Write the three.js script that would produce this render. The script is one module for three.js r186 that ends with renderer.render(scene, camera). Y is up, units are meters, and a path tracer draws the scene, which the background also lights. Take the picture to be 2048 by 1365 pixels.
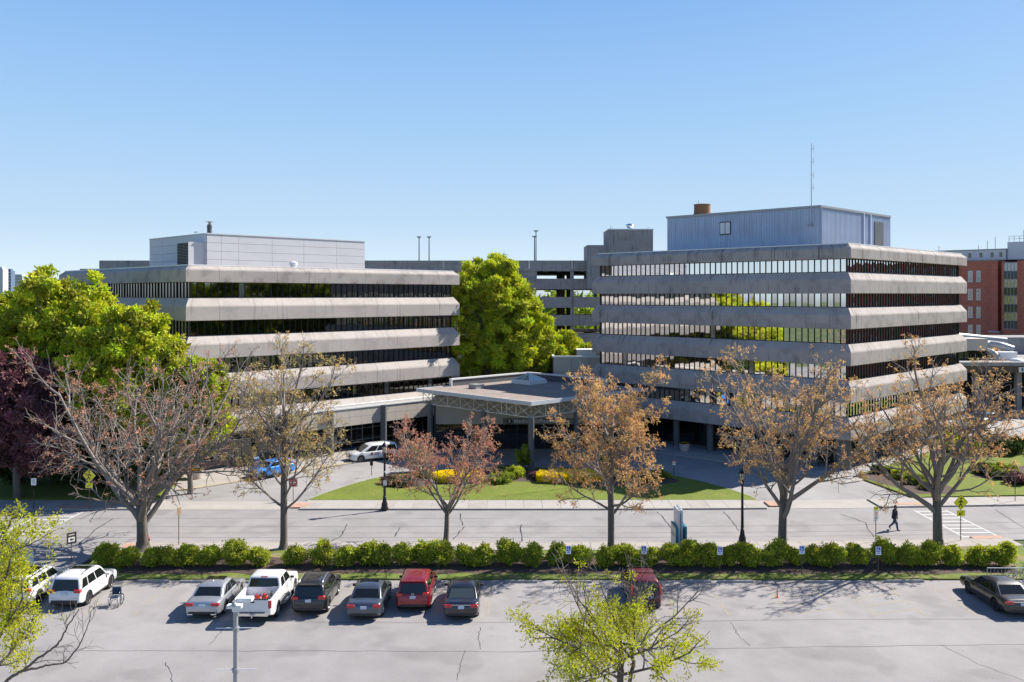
import * as THREE from 'three';
import { mergeGeometries, mergeVertices, toCreasedNormals } from 'three/addons/utils/BufferGeometryUtils.js';
import { RoundedBoxGeometry } from 'three/addons/geometries/RoundedBoxGeometry.js';
import { MarchingCubes } from 'three/addons/objects/MarchingCubes.js';
import { FontLoader } from 'three/addons/loaders/FontLoader.js';
import { TextGeometry } from 'three/addons/geometries/TextGeometry.js';

// ---------------------------------------------------------------- camera, sky, sun, exposure
const FOCAL = 1781, EYE = 17, HORIZON = 590;
const scene = new THREE.Scene();
const camera = new THREE.PerspectiveCamera(2 * Math.atan(1365 / 2 / FOCAL) * 180 / Math.PI, 2048 / 1365, 0.5, 6000);
camera.position.set(0, EYE, 0);
camera.lookAt(0, EYE, -100);
camera.setViewOffset(2048, 1365, 0, 1365 / 2 - HORIZON, 2048, 1365);
const renderer = new THREE.WebGLRenderer({ antialias: true });
renderer.toneMapping = THREE.LinearToneMapping;
renderer.toneMappingExposure = 1.8;
renderer.shadowMap.enabled = true;
const SUN = new THREE.Vector3(0.88, .89, -0.475).normalize();   // towards the sun: right, beyond the buildings
{
  const w = 256, h = 256, data = new Float32Array(w * h * 4);
  const stops = [[-90, .18, .18, .18], [-4, .25, .28, .30], [0, .445, .52, .567], [1.5, .40, .49, .552], [4.2, .308, .414, .524], [10.8, .210, .345, .517], [18.3, .135, .2635, .490], [32, .056, .138, .335], [60, .027, .078, .22], [90, .022, .066, .19]];
  for (let j = 0; j < h; j++) {
    const el = ((j + .5) / h - .5) * 180;
    let k = 0; while (k < stops.length - 2 && stops[k + 1][0] < el) k++;
    const a = stops[k], b = stops[k + 1], t = Math.min(1, Math.max(0, (el - a[0]) / (b[0] - a[0])));
    for (let i = 0; i < w; i++) {
      const az = ((i + .5) / w - .5) * 2 * Math.PI, c = Math.cos(el * Math.PI / 180);
      const cosg = Math.cos(az) * c * SUN.x + Math.sin(el * Math.PI / 180) * SUN.y + Math.sin(az) * c * SUN.z;
      const glow = .16 * Math.pow(Math.max(0, cosg), 7) * (el > -2 ? 1 : 0), o = (j * w + i) * 4;
      data[o] = a[1] + (b[1] - a[1]) * t + glow; data[o + 1] = a[2] + (b[2] - a[2]) * t + glow * .95; data[o + 2] = a[3] + (b[3] - a[3]) * t + glow * .85; data[o + 3] = 1;
    }
  }
  const sky = new THREE.DataTexture(data, w, h, THREE.RGBAFormat, THREE.FloatType);
  sky.mapping = THREE.EquirectangularReflectionMapping; sky.magFilter = sky.minFilter = THREE.LinearFilter; sky.wrapS = THREE.RepeatWrapping; sky.needsUpdate = true;
  scene.background = sky; scene.environment = sky;
}
const sun = new THREE.DirectionalLight(new THREE.Color(1, .94, .86), 5);
sun.target.position.set(0, 0, -75); sun.position.copy(sun.target.position).addScaledVector(SUN, 200);
sun.castShadow = true; sun.shadow.mapSize.set(4096, 4096); sun.shadow.radius = 1;
Object.assign(sun.shadow.camera, { left: -110, right: 110, top: 110, bottom: -110, near: 1, far: 420 });
scene.add(sun, sun.target);

// ---------------------------------------------------------------- helpers
const rnd = (seed) => () => { seed = (seed + 0x6d2b79f5) | 0; let t = Math.imul(seed ^ (seed >>> 15), 1 | seed); t = (t + Math.imul(t ^ (t >>> 7), 61 | t)) ^ t; return ((t ^ (t >>> 14)) >>> 0) / 4294967296; };
const lerp = (a, b, t) => a + (b - a) * t, clamp = (x, a = 0, b = 1) => Math.min(b, Math.max(a, x));
const sstep = (a, b, x) => { const t = clamp((x - a) / (b - a)); return t * t * (3 - 2 * t); };
const V = (x, y, z) => new THREE.Vector3(x, y, z);
// a survey of the site: ground distance and offset of a point from its picture position; height of a thing at a distance
const far = (py, y = 0) => (EYE - y) * FOCAL / (py - HORIZON);
const gp = (px, py, y = 0) => { const d = far(py, y); return [(px - 1024) / FOCAL * d, d]; };
const acr = (px, d) => (px - 1024) / FOCAL * d;

const taken = new Map();
function numbered(name) { const n = taken.get(name) || 0; taken.set(name, n + 1); return n ? name + '_' + String(n).padStart(3, '0') : name; }
function norm(g) {
  if (g.index) g = g.toNonIndexed();
  for (const k of Object.keys(g.attributes)) if (!['position', 'normal', 'uv'].includes(k)) g.deleteAttribute(k);
  if (!g.attributes.normal) g.computeVertexNormals();
  if (!g.attributes.uv) g.setAttribute('uv', new THREE.BufferAttribute(new Float32Array(g.attributes.position.count * 2), 2));
  return g;
}
const merge = (list) => list.length === 1 ? norm(list[0]) : mergeGeometries(list.map(norm));
function metres(g) {                                   // uv in metres from the direction each face points
  g = norm(g); const p = g.attributes.position, uv = g.attributes.uv, a = V(), b = V(), c = V();
  for (let i = 0; i < p.count; i += 3) {
    a.fromBufferAttribute(p, i); b.fromBufferAttribute(p, i + 1); c.fromBufferAttribute(p, i + 2);
    const n = b.clone().sub(a).cross(c.clone().sub(a)), ax = Math.abs(n.x), ay = Math.abs(n.y), az = Math.abs(n.z);
    [a, b, c].forEach((q, k) => { if (ay > ax * 1.5 && ay > az * 1.5) uv.setXY(i + k, q.x, q.z); else if (ax > az) uv.setXY(i + k, q.z, q.y); else uv.setXY(i + k, q.x, q.y); });
  }
  return g;
}
function mesh(name, geo, mat, parent) {
  const m = new THREE.Mesh(Array.isArray(geo) ? merge(geo) : geo, mat); m.name = name; m.castShadow = m.receiveShadow = true;
  if (parent) parent.add(m); return m;
}
function tag(o, label, category, group, kind) {
  if (label) o.userData.label = label; if (category) o.userData.category = category; if (group) o.userData.group = group; if (kind) o.userData.kind = kind; return o;
}
function thing(name, label, category, [x, y, z] = [0, 0, 0], turn = 0, group) {
  const o = new THREE.Group(); o.name = numbered(name); o.position.set(x, y, z); o.rotation.y = turn; scene.add(o); return tag(o, label, category, group);
}
function single(name, geo, mat, label, category, pos, turn = 0, group) {
  const m = mesh(numbered(name), geo, mat, scene); if (pos) m.position.set(...pos); m.rotation.y = turn; return tag(m, label, category, group);
}
function setting(name, geo, mat, label, category) { const m = mesh(numbered(name), geo, mat, scene); return tag(m, label, category, null, 'structure'); }
const box = (w, h, d, x = 0, y = 0, z = 0, ry = 0) => { const g = new THREE.BoxGeometry(w, h, d); if (ry) g.rotateY(ry); return g.translate(x, y, z); };   // centred
const boxy = (x0, x1, y0, y1, z0, z1) => box(x1 - x0, y1 - y0, z1 - z0, (x0 + x1) / 2, (y0 + y1) / 2, (z0 + z1) / 2);
const rbox = (w, h, d, r, x = 0, y = 0, z = 0) => new RoundedBoxGeometry(w, h, d, 2, r).translate(x, y, z);
const cyl = (r0, r1, h, n = 12, x = 0, y = 0, z = 0) => new THREE.CylinderGeometry(r0, r1, h, n).translate(x, y + h / 2, z);            // r0 top, stands on y
const lathe = (pts, n = 16) => new THREE.LatheGeometry(pts.map(([r, y]) => new THREE.Vector2(r, y)), n);
function bar(a, b, r, n = 6, r2 = r) {
  const d = V().subVectors(b, a), g = new THREE.CylinderGeometry(r2, r, d.length(), n);
  g.applyQuaternion(new THREE.Quaternion().setFromUnitVectors(V(0, 1, 0), d.clone().normalize())); return g.translate((a.x + b.x) / 2, (a.y + b.y) / 2, (a.z + b.z) / 2);
}
const pipe = (pts, r, n = 6, seg = pts.length * 4) => new THREE.TubeGeometry(new THREE.CatmullRomCurve3(pts.map((p) => V(...p))), seg, r, n);
const slabOf = (pts, y0, y1, bevel = 0) => {            // pts: [offset, distance] polygon on the ground
  const s = new THREE.Shape(pts.map(([x, d]) => new THREE.Vector2(x, d)));
  return new THREE.ExtrudeGeometry(s, { depth: y1 - y0 - 2 * bevel, bevelEnabled: bevel > 0, bevelSize: bevel, bevelThickness: bevel, bevelSegments: 2, bevelOffset: -bevel }).rotateX(-Math.PI / 2).translate(0, y0 + bevel, 0);
};
const sheetOf = (pts, y, holes = []) => { const s = new THREE.Shape(pts.map(([x, d]) => new THREE.Vector2(x, d))); for (const h of holes) s.holes.push(new THREE.Path(h.map(([x, d]) => new THREE.Vector2(x, d)))); return new THREE.ShapeGeometry(s).rotateX(-Math.PI / 2).translate(0, y, 0); };
function ribbon(pts, w, y, jit) {                     // flat strip along a ground path
  const L = [], R = [];
  pts.forEach((p, i) => { const a = pts[Math.max(0, i - 1)], b = pts[Math.min(pts.length - 1, i + 1)]; let dx = b[0] - a[0], dd = b[1] - a[1]; const l = Math.hypot(dx, dd) || 1; dx /= l; dd /= l; const q = jit ? w * (.6 + .8 * jit()) : w; L.push([p[0] - dd * q / 2, p[1] + dx * q / 2]); R.push([p[0] + dd * q / 2, p[1] - dx * q / 2]); });
  return sheetOf([...L, ...R.reverse()], y);
}
function smooth(pts, n = 8) { const c = new THREE.CatmullRomCurve3(pts.map(([x, d]) => V(x, d, 0))); return c.getPoints(pts.length * n).map((p) => [p.x, p.y]); }
function quadSlab(p, th) {                              // p: four corners (anticlockwise from outside); a thin plate behind them
  const n = p[1].clone().sub(p[0]).cross(p[3].clone().sub(p[0])).normalize().multiplyScalar(-th), q = p.map((v) => v.clone().add(n)), out = [];
  const f = (a, b, c, d) => { for (const v of [a, b, c, a, c, d]) out.push(v.x, v.y, v.z); };
  f(...p); f(q[3], q[2], q[1], q[0]); for (let i = 0; i < 4; i++) { const j = (i + 1) % 4; f(p[i], q[i], q[j], p[j]); }
  const g = new THREE.BufferGeometry(); g.setAttribute('position', new THREE.BufferAttribute(new Float32Array(out), 3)); g.computeVertexNormals(); return norm(g);
}
function polySlab(poly, toPoint, th) {                  // convex polygon of (a, b) mapped to space; a thin plate
  const p = poly.map(toPoint), n = p[1].clone().sub(p[0]).cross(p[2].clone().sub(p[0])).normalize().multiplyScalar(-th), out = [], q = p.map((v) => v.clone().add(n));
  const t = (...v) => v.forEach((w) => out.push(w.x, w.y, w.z));
  for (let i = 1; i < p.length - 1; i++) { t(p[0], p[i], p[i + 1]); t(q[0], q[i + 1], q[i]); }
  p.forEach((_, i) => { const j = (i + 1) % p.length; t(p[i], q[i], q[j]); t(p[i], q[j], p[j]); });
  const g = new THREE.BufferGeometry(); g.setAttribute('position', new THREE.BufferAttribute(new Float32Array(out), 3)); g.computeVertexNormals(); return norm(g);
}

// ---------------------------------------------------------------- procedural textures
const perm = (() => { const r = rnd(77), p = Array.from({ length: 256 }, (_, i) => i); for (let i = 255; i > 0; i--) { const j = Math.floor(r() * (i + 1));[p[i], p[j]] = [p[j], p[i]]; } return p.concat(p); })();
const hsh = (x, y, s) => perm[(perm[(perm[x & 255] + y) & 255] + s) & 255] / 255;
function vn(x, y, px, py, s = 0) {                      // tiling value noise
  const xi = Math.floor(x), yi = Math.floor(y), fx = x - xi, fy = y - yi, u = fx * fx * (3 - 2 * fx), v = fy * fy * (3 - 2 * fy);
  const X = (k) => ((k % px) + px) % px, Y = (k) => ((k % py) + py) % py;
  return lerp(lerp(hsh(X(xi), Y(yi), s), hsh(X(xi + 1), Y(yi), s), u), lerp(hsh(X(xi), Y(yi + 1), s), hsh(X(xi + 1), Y(yi + 1), s), u), v);
}
const fbm = (u, v, f, g, oct, s = 0) => { let a = 0, w = .5, t = 0; for (let i = 0; i < oct; i++) { a += w * vn(u * f, v * g, f, g, s + i * 13); t += w; w *= .5; f *= 2; g *= 2; } return a / t; };
function texture(n, size, fn, { srgb = true, m = n } = {}) {   // size in metres [w, h]; fn(u, v) gives linear [r, g, b] or a grey
  const d = new Uint8Array(n * m * 4), enc = (c) => Math.round(255 * clamp(srgb ? (c <= .0031308 ? c * 12.92 : 1.055 * Math.pow(c, 1 / 2.4) - .055) : c));
  for (let j = 0; j < m; j++) for (let i = 0; i < n; i++) { let c = fn((i + .5) / n, (j + .5) / m, i, j); if (!Array.isArray(c)) c = [c, c, c]; const o = (j * n + i) * 4; d[o] = enc(c[0]); d[o + 1] = enc(c[1]); d[o + 2] = enc(c[2]); d[o + 3] = 255; }
  const t = new THREE.DataTexture(d, n, m, THREE.RGBAFormat); t.wrapS = t.wrapT = THREE.RepeatWrapping; t.magFilter = THREE.LinearFilter; t.minFilter = THREE.LinearMipmapLinearFilter; t.generateMipmaps = true;
  if (srgb) t.colorSpace = THREE.SRGBColorSpace; t.repeat.set(1 / size[0], 1 / size[1]); t.needsUpdate = true; return t;
}
const mix3 = (a, b, t) => [lerp(a[0], b[0], t), lerp(a[1], b[1], t), lerp(a[2], b[2], t)];
const lin = (r, g, b) => new THREE.Color().setRGB(r, g, b);
const std = (r, g, b, rough = .8, metal = 0, more = {}) => new THREE.MeshStandardMaterial({ color: lin(r, g, b), roughness: rough, metalness: metal, ...more });
const texd = (map, bump, scale, rough = .92) => new THREE.MeshStandardMaterial({ map, bumpMap: bump, bumpScale: scale, roughness: rough });

const speck = texture(256, [1.6, 1.6], (u, v, i, j) => .35 * hsh(i, j, 3) + .65 * fbm(u, v, 48, 48, 3, 5), { srgb: false });
const M = {};
{
  const asph = (base, tone, seed) => texture(1024, [19, 19], (u, v, i, j) => {
    const big = fbm(u, v, 3, 3, 4, seed), mid = fbm(u, v, 20, 20, 3, seed + 3), fine = hsh(i & 255, (j * 3 + i) & 255, seed), oil = sstep(.62, .8, fbm(u, v, 9, 9, 3, seed + 9));
    const k = base * (.74 + .34 * big + .22 * mid + .20 * (fine - .5)) * (1 - .14 * oil); return [k * tone[0], k * tone[1], k * tone[2]];
  });
  M.lot = texd(asph(.25, [1.045, .985, .955], 1), speck, .0015); M.road = texd(asph(.26, [1.035, .985, .965], 21), speck, .001); M.drive = texd(asph(.27, [1.03, .99, .96], 41), speck, .001);
  const conc = texture(512, [7, 7], (u, v, i, j) => { const k = .345 * (.82 + .22 * fbm(u, v, 5, 5, 4, 60) + .12 * fbm(u, v, 60, 60, 2, 63) + .08 * (hsh(i & 255, j & 255, 9) - .5)); return [k * 1.04, k * .97, k * .88]; });
  M.walk = texd(conc, speck, .001); M.kerb = texd(texture(256, [5, 5], (u, v) => { const k = .30 * (.75 + .5 * fbm(u, v, 8, 8, 4, 71)); return [k * 1.03, k * .98, k * .92]; }), speck, .001);
  M.walkWarm = texd(texture(256, [5, 5], (u, v) => { const k = .325 * (.8 + .35 * fbm(u, v, 8, 8, 4, 75)); return [k * 1.05, k * .96, k * .86]; }), speck, .001);
  M.paving = texd(texture(256, [3, 3], (u, v, i, j) => { const k = .8 + .3 * fbm(u, v, 10, 10, 3, 81) + .12 * (hsh(i, j, 4) - .5); return [.46 * k, .275 * k, .205 * k]; }), speck, .001);
  M.lawn = texd(texture(1024, [11, 11], (u, v, i, j) => {
    const big = fbm(u, v, 4, 4, 4, 91), f = fbm(u, v, 90, 90, 2, 95), h = hsh(i & 255, j & 255, 19), dry = sstep(.55, .75, fbm(u, v, 13, 13, 3, 99)) * .3;
    const k = .65 + .4 * big + .5 * (f - .5) + .3 * (h - .5); return mix3([.150 * k, .195 * k, .011 * k], [.22 * k, .20 * k, .04 * k], dry);
  }), texture(256, [1, 1], (u, v, i, j) => .5 * hsh(i, j, 31) + .5 * fbm(u, v, 40, 40, 2, 33), { srgb: false }), .010, .95);
  M.verge = texd(texture(512, [6, 6], (u, v, i, j) => {
    const big = fbm(u, v, 5, 5, 4, 101), h = hsh(i & 255, j & 255, 23), f = fbm(u, v, 60, 60, 2, 104), dirt = sstep(.48, .64, fbm(u, v, 9, 9, 4, 107));
    const k = .6 + .5 * big + .4 * (f - .5) + .3 * (h - .5); return mix3([.135 * k, .18 * k, .022 * k], [.24 * k, .19 * k, .105 * k], dirt * .85);
  }), speck, .005, .95);
  M.mulch = texd(texture(512, [3, 3], (u, v, i, j) => { const k = .45 + .9 * fbm(u, v, 34, 70, 3, 111) + .5 * (hsh(i & 255, j & 255, 29) - .5); return [.085 * k, .055 * k, .042 * k]; }), texture(256, [1.5, 1.5], (u, v, i, j) => .4 * hsh(i, j, 37) + .6 * fbm(u, v, 24, 50, 3, 113), { srgb: false }), .012, .95);
  M.field = texd(texture(512, [60, 60], (u, v) => { const k = .5 + fbm(u, v, 6, 6, 5, 121); return [.075 * k, .105 * k, .03 * k]; }), null, 0, 1);
  // exposed-aggregate precast: grain, faint tone patches and grey runs of dirt down the face
  const precast = (dirtAmt, seed, tone) => texture(1024, [15, 7], (u, v, i, j) => {
    const g = fbm(u, v, 60, 30, 3, seed), big = fbm(u, v, 4, 3, 4, seed + 5), h = hsh(i & 255, j & 255, seed), run = sstep(.54, .82, fbm(u, v, 90, 2, 3, seed + 9)) * sstep(.35, .65, fbm(u, v, 9, 4, 3, seed + 15)), blot = sstep(.5, .75, fbm(u, v, 16, 8, 4, seed + 19));
    const k = (.82 + .28 * big + .12 * (g - .5) + .14 * (h - .5)) * (1 - dirtAmt * run) * (1 - dirtAmt * .35 * blot); return [tone[0] * k, tone[1] * k, tone[2] * k];
  });
  M.precast = texd(precast(.26, 131, [.475, .425, .385]), speck, .0008, .9); M.precastDirty = texd(precast(.48, 151, [.42, .375, .345]), speck, .0008, .9);
  M.precastRoof = texd(precast(.62, 163, [.40, .355, .325]), speck, .0008, .9);
  M.garage = texd(precast(.35, 171, [.31, .30, .295]), speck, .0008, .92);
  M.cream = texd(texture(256, [6, 4], (u, v, i, j) => { const k = .92 + .12 * fbm(u, v, 8, 6, 4, 191) + .03 * (hsh(i, j, 6) - .5); return [.50 * k, .455 * k, .385 * k]; }), null, 0, .75);
  M.gravel = texd(texture(512, [4, 4], (u, v, i, j) => { const k = .45 + .55 * fbm(u, v, 60, 60, 2, 201) + .75 * (hsh(i & 255, j & 255, 43) - .35) + .3 * (fbm(u, v, 5, 5, 3, 205) - .5); return [.33 * k, .27 * k, .235 * k]; }), texture(256, [2, 2], (u, v, i, j) => fbm(u, v, 60, 60, 2, 207) * .5 + hsh(i, j, 45) * .5, { srgb: false }), .006, .95);
  M.bark = texd(texture(256, [1.2, 2.4], (u, v, i, j) => { const k = .5 + .7 * fbm(u, v, 24, 6, 4, 211) + .25 * (hsh(i, j, 49) - .5); return [.175 * k, .148 * k, .128 * k]; }), speck, .004, .95);
  M.barkPale = texd(texture(256, [1.2, 2.4], (u, v, i, j) => { const k = .5 + .7 * fbm(u, v, 24, 6, 4, 221) + .25 * (hsh(i, j, 51) - .5); return [.27 * k, .235 * k, .205 * k]; }), speck, .004, .95);
  M.brick = texd(texture(1024, [5.2, 3.2], (u, v) => {
    const rows = 42, row = Math.floor(v * rows), cu = u * 25 + (row % 2) * .5, c = Math.floor(cu), fu = cu - c, fv = v * rows - row, mortar = fu < .05 || fv < .14 ? 1 : 0, k = .75 + .5 * hsh(c % 25, row, 61) + .3 * (fbm(u, v, 3, 3, 4, 231) - .5);
    return mix3([.50 * k, .135 * k, .078 * k], [.42, .33, .27], mortar * .5);
  }), null, 0, .92);
  M.metalPanel = texd(texture(256, [9, 5], (u, v) => { const k = .93 + .12 * fbm(u, v, 5, 4, 4, 241); return [.60 * k, .60 * k, .615 * k]; }), null, 0, .5);
  M.corrug = texd(texture(512, [11, 6], (u, v) => { const run = sstep(.5, .8, fbm(u, v, 60, 2, 3, 251)), k = .9 + .2 * fbm(u, v, 5, 4, 4, 253) - .16 * run; return [.45 * k, .53 * k, .66 * k]; }), null, 0, .5);
}
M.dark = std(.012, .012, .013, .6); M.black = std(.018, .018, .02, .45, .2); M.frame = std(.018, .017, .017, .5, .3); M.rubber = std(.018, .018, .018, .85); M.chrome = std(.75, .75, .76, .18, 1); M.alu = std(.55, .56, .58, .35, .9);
M.white = std(.74, .74, .73, .5); M.coping = std(.62, .63, .64, .45, .1); M.steelPaint = std(.66, .62, .53, .5); M.colPaint = std(.105, .11, .118, .6); M.galv = std(.36, .37, .38, .5, .35); M.rust = std(.10, .065, .045, .8);
M.paintLine = std(.50, .50, .485, .85); M.paintYellow = std(.50, .38, .10, .8); M.tar = std(.035, .035, .037, .6);
M.mirrorGlass = new THREE.MeshPhysicalMaterial({ color: lin(.80, .80, .79), metalness: 1, roughness: .025 });
M.darkMirror = new THREE.MeshPhysicalMaterial({ color: lin(.20, .19, .175), metalness: 1, roughness: .03 });
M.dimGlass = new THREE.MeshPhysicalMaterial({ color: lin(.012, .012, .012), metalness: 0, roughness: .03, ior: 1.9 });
M.shade = std(.45, .44, .42, .8);

// ---------------------------------------------------------------- ground, roads, paths
const bend = (x) => (x > 4 ? .0011 * Math.min(x - 4, 30) ** 2 + (x > 34 ? .066 * (x - 34) : 0) : 0) * 1.0;
const along = (x0, x1, d, n = 24) => Array.from({ length: n + 1 }, (_, i) => { const x = lerp(x0, x1, i / n); return [x, d + bend(x)]; });
const strip = (x0, x1, d0, d1, n) => [...along(x0, x1, d0, n), ...along(x0, x1, d1, n).reverse()];
setting('ground', sheetOf([[-2500, -300], [2500, -300], [2500, 4000], [-2500, 4000]], -.06), M.field, 'wide plain of grass and town land reaching the horizon', 'ground');
setting('parking_lot', sheetOf([[-95, 5], [95, 5], [95, 60], [32, 60], [32, 53.2], [-27.2, 53.2], [-27.2, 61.5], [-95, 61.5]], 0), M.lot, 'pale worn asphalt parking lot in the foreground', 'parking lot');
setting('road', sheetOf(strip(-95, 95, 60.7, 70.3, 40), .004), M.road, 'grey asphalt street running across behind the hedge', 'road');
setting('driveway', sheetOf([...along(-95, 95, 69.9, 40), [95, 150], [-60, 150], [-95, 110]], -.004), M.drive, 'pale looping drop off drive in front of the two office buildings', 'driveway');
const rg = rnd(5);
function slabs(name, label, x0, x1, d0, d1, step, y, parentMat = M.walk, skip = () => false) {      // pavement: separate concrete flags on a darker bed
  const g = new THREE.Group(); g.name = numbered(name); scene.add(g); tag(g, label, 'sidewalk', null, 'structure');
  mesh('bed', slabOf(strip(x0, x1, d0 + .01, d1 - .01, 30), -.03, y - .02), M.kerb, g);
  const n = Math.round((x1 - x0) / step), s = (x1 - x0) / n;
  for (let i = 0; i < n; i++) {
    const a = x0 + i * s, b = a + s - .025; if (skip((a + b) / 2)) continue; const h = (rg() - .5) * .006;
    const m = mesh('paving_slab', slabOf([[a, d0 + bend(a)], [b, d0 + bend(b)], [b, d1 + bend(b)], [a, d1 + bend(a)]], y - .05, y + h), rg() < .5 ? M.walk : M.walkWarm, g);
  }
}
slabs('sidewalk', 'pale concrete sidewalk between the hedge and the street', -26.5, 34.5, 58.9, 60.7, 1.5, .12);
slabs('sidewalk', 'pale concrete sidewalk along the lawn side of the street', -16.8, 20.2, 70.35, 73.2, 1.5, .12);
slabs('sidewalk', 'pale concrete sidewalk along the street right of the right driveway mouth', 29.4, 62, 70.35, 73.0, 1.5, .12);
slabs('sidewalk', 'shaded concrete sidewalk under the trees left of the left driveway mouth', -62, -28.5, 70.35, 73.2, 1.5, .12);
const kerbs = [[-26.5, 34.5, 60.7, 60.88, 'low concrete kerb on the near side of the street'], [-16.8, 20.2, 70.2, 70.35, 'low concrete kerb in front of the island lawn'], [29.4, 62, 70.2, 70.35, 'low concrete kerb along the street by the right lawn'], [-62, -28.5, 70.2, 70.35, 'low concrete kerb along the street by the shady left lawn']];
for (const [a, b, d0, d1, l] of kerbs) setting('kerb', slabOf(strip(a, b, d0, d1, 30), -.03, .13, .015), M.kerb, l, 'kerb');
setting('sidewalk', sheetOf([[-28.5, 70.35], [-16.8, 70.35], [-16.8, 73.2], [-28.5, 73.2]], .012), M.walk, 'flush concrete walk crossing the left driveway mouth', 'sidewalk');
setting('sidewalk', sheetOf([[20.2, 70.62], [29.4, 71.0], [29.4, 73.9], [20.2, 73.4]], .012), M.walk, 'flush concrete walk crossing the right driveway mouth', 'sidewalk');
// planted strip between the lot and the street
setting('grass_verge', slabOf([[-27, 58.2], [-26.6, 58.9], [34.4, 58.9 + bend(34)], [31.6, 53.6], [30.8, 53], [-24.5, 53], [-26.2, 54]], -.03, .1, .03), M.verge, 'grass strip carrying the hedge beside the lot', 'verge');
{
  const r = rnd(8), top = [], bot = [];
  for (let x = -24; x <= 31; x += 1) { top.push([x, 57.35 + (r() - .5) * .3]); bot.push([x, 53.95 + (r() - .5) * .35]); }
  setting('mulch_bed', sheetOf([...bot, ...top.reverse()], .106), M.mulch, 'dark brown mulch bed under the long hedge', 'mulch bed');
}
setting('sidewalk', slabOf([[32.2, 52.6], [33.8, 52.6], [37.6, 60.6], [35.2, 60.6]], -.03, .105, .01), M.walk, 'concrete path past the right end of the hedge', 'sidewalk');
// island lawn in the loop of the drive
const islandTop = smooth([[-16.8, 73.4], [-15.4, 77], [-12.6, 82], [-9.6, 84.6], [-4, 86.4], [2, 87], [8, 86.6], [13.4, 84.6], [17.2, 80.4], [19.8, 75.2], [20.2, 73.5]], 6);
setting('kerb', slabOf([...islandTop.map(([x, d]) => [x + (x > 2 ? .15 : -.15), d + .12]), [20.3, 73.25], [-16.9, 73.25]], -.03, .11, .02), M.kerb, 'rounded concrete kerb round the island lawn', 'kerb');
setting('lawn', slabOf([...islandTop, [20.2, 73.25], [-16.8, 73.25]], 0, .135, .02), M.lawn, 'mown island lawn in front of the canopy entrance', 'lawn');
setting('mulch_bed', sheetOf(smooth([[-11.2, 79.0], [-10.6, 82.6], [-6, 85.2], [2, 86.4], [9, 85.8], [13.6, 83.2], [15.2, 80.6], [11, 78.4], [6, 78.9], [2, 80.2], [-2.2, 80.4], [-6, 79.2], [-9, 78.0]], 6), .141), M.mulch, 'dark mulch bed with yellow hedges on the island', 'mulch bed');
setting('lawn', slabOf([[33.5, 74.1], [34.6, 74.4], [45, 75.2], [90, 78], [90, 118], [60, 104.5], [44.6, 95.6], [33.2, 84.3], [31.9, 83]], -.03, .13, .03), M.lawn, 'bright mown lawn right of the tall office building', 'lawn');
setting('mulch_bed', sheetOf([[31.9, 82.9], [34.2, 84.6], [37.0, 85.5], [38.4, 82.0], [38.6, 77.6], [37.6, 75.4], [34.4, 75.4], [33.4, 78.6]], .137), M.mulch, 'mulch bed at the corner of the right lawn', 'mulch bed');
setting('mulch_bed', sheetOf(smooth([[42.5, 82.5], [46, 86], [54, 88.5], [62, 88], [62, 82.4], [52, 81], [45, 80.6]], 4), .137), M.mulch, 'mulch bed with shrubs at the right picture edge', 'mulch bed');
setting('lawn', slabOf([[-29.6, 74.4], [-28.8, 73.6], [-62, 73.4], [-95, 73.4], [-95, 112], [-46, 98], [-31.6, 83.4], [-29.9, 79]], -.03, .13, .03), M.lawn, 'shady lawn under the big trees left of the drive', 'lawn');
// walks along the two buildings
setting('sidewalk', slabOf([[-29.2, 76.9], [-27.6, 77.8], [-12.2, 93.6], [-9.6, 97.6], [-9.2, 105], [-31, 83.2]], -.03, .115, .02), M.walkWarm, 'concrete walk along the front of the left office building', 'sidewalk');
setting('yellow_kerb_line', ribbon([[-29.0, 77.1], [-27.6, 78.05], [-20, 85.8], [-12.35, 93.65]], .16, .119), M.paintYellow, 'faded yellow paint on the kerb of the left walk', 'kerb paint');
setting('sidewalk', slabOf([[29.6, 79.8], [31.6, 80.9], [46.2, 95.6], [70, 119], [68, 121], [44, 97.2]], -.03, .11, .02), M.walk, 'concrete walk up the sunlit side of the right office building', 'sidewalk');
setting('sidewalk', slabOf([[3, 112], [31.2, 84.6], [29.8, 83.0], [26.4, 85.6], [13.2, 98.0], [4, 104]], -.03, .1, .02), M.walkWarm, 'shaded concrete walk along the front of the right office building', 'sidewalk');
// tactile pads
for (const [pts, l] of [[[[31.0, 71.05], [33.6, 71.05], [33.6, 71.75], [31.0, 71.75]], 'red tactile paving pad at the far end of the right crosswalk'], [[[32.0, 61.0], [34.2, 61.15], [34.2, 61.8], [32.0, 61.7]], 'red tactile paving pad at the near end of the right crosswalk'], [[[-17.6, 70.7], [-16.4, 70.7], [-16.4, 72.2], [-17.6, 72.2]], 'red tactile paving pad beside the left driveway mouth'], [[[20.6, 71.0], [21.5, 71.0], [21.5, 72.6], [20.6, 72.6]], 'red tactile paving pad left of the right driveway mouth'], [[[-36.2, 70.5], [-33.4, 70.5], [-33.4, 71.2], [-36.2, 71.2]], 'red tactile paving pad at the far end of the left crosswalk'], [[[-26.2, 59.4], [-24.6, 59.4], [-24.6, 60.5], [-26.2, 60.5]], 'red tactile paving pad near the street tree at the lot entrance']])
  setting('tactile_paving', slabOf(pts.map(([x, d]) => [x, d + bend(x) * .6]), .02, .131), M.paving, l, 'paving');
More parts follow.
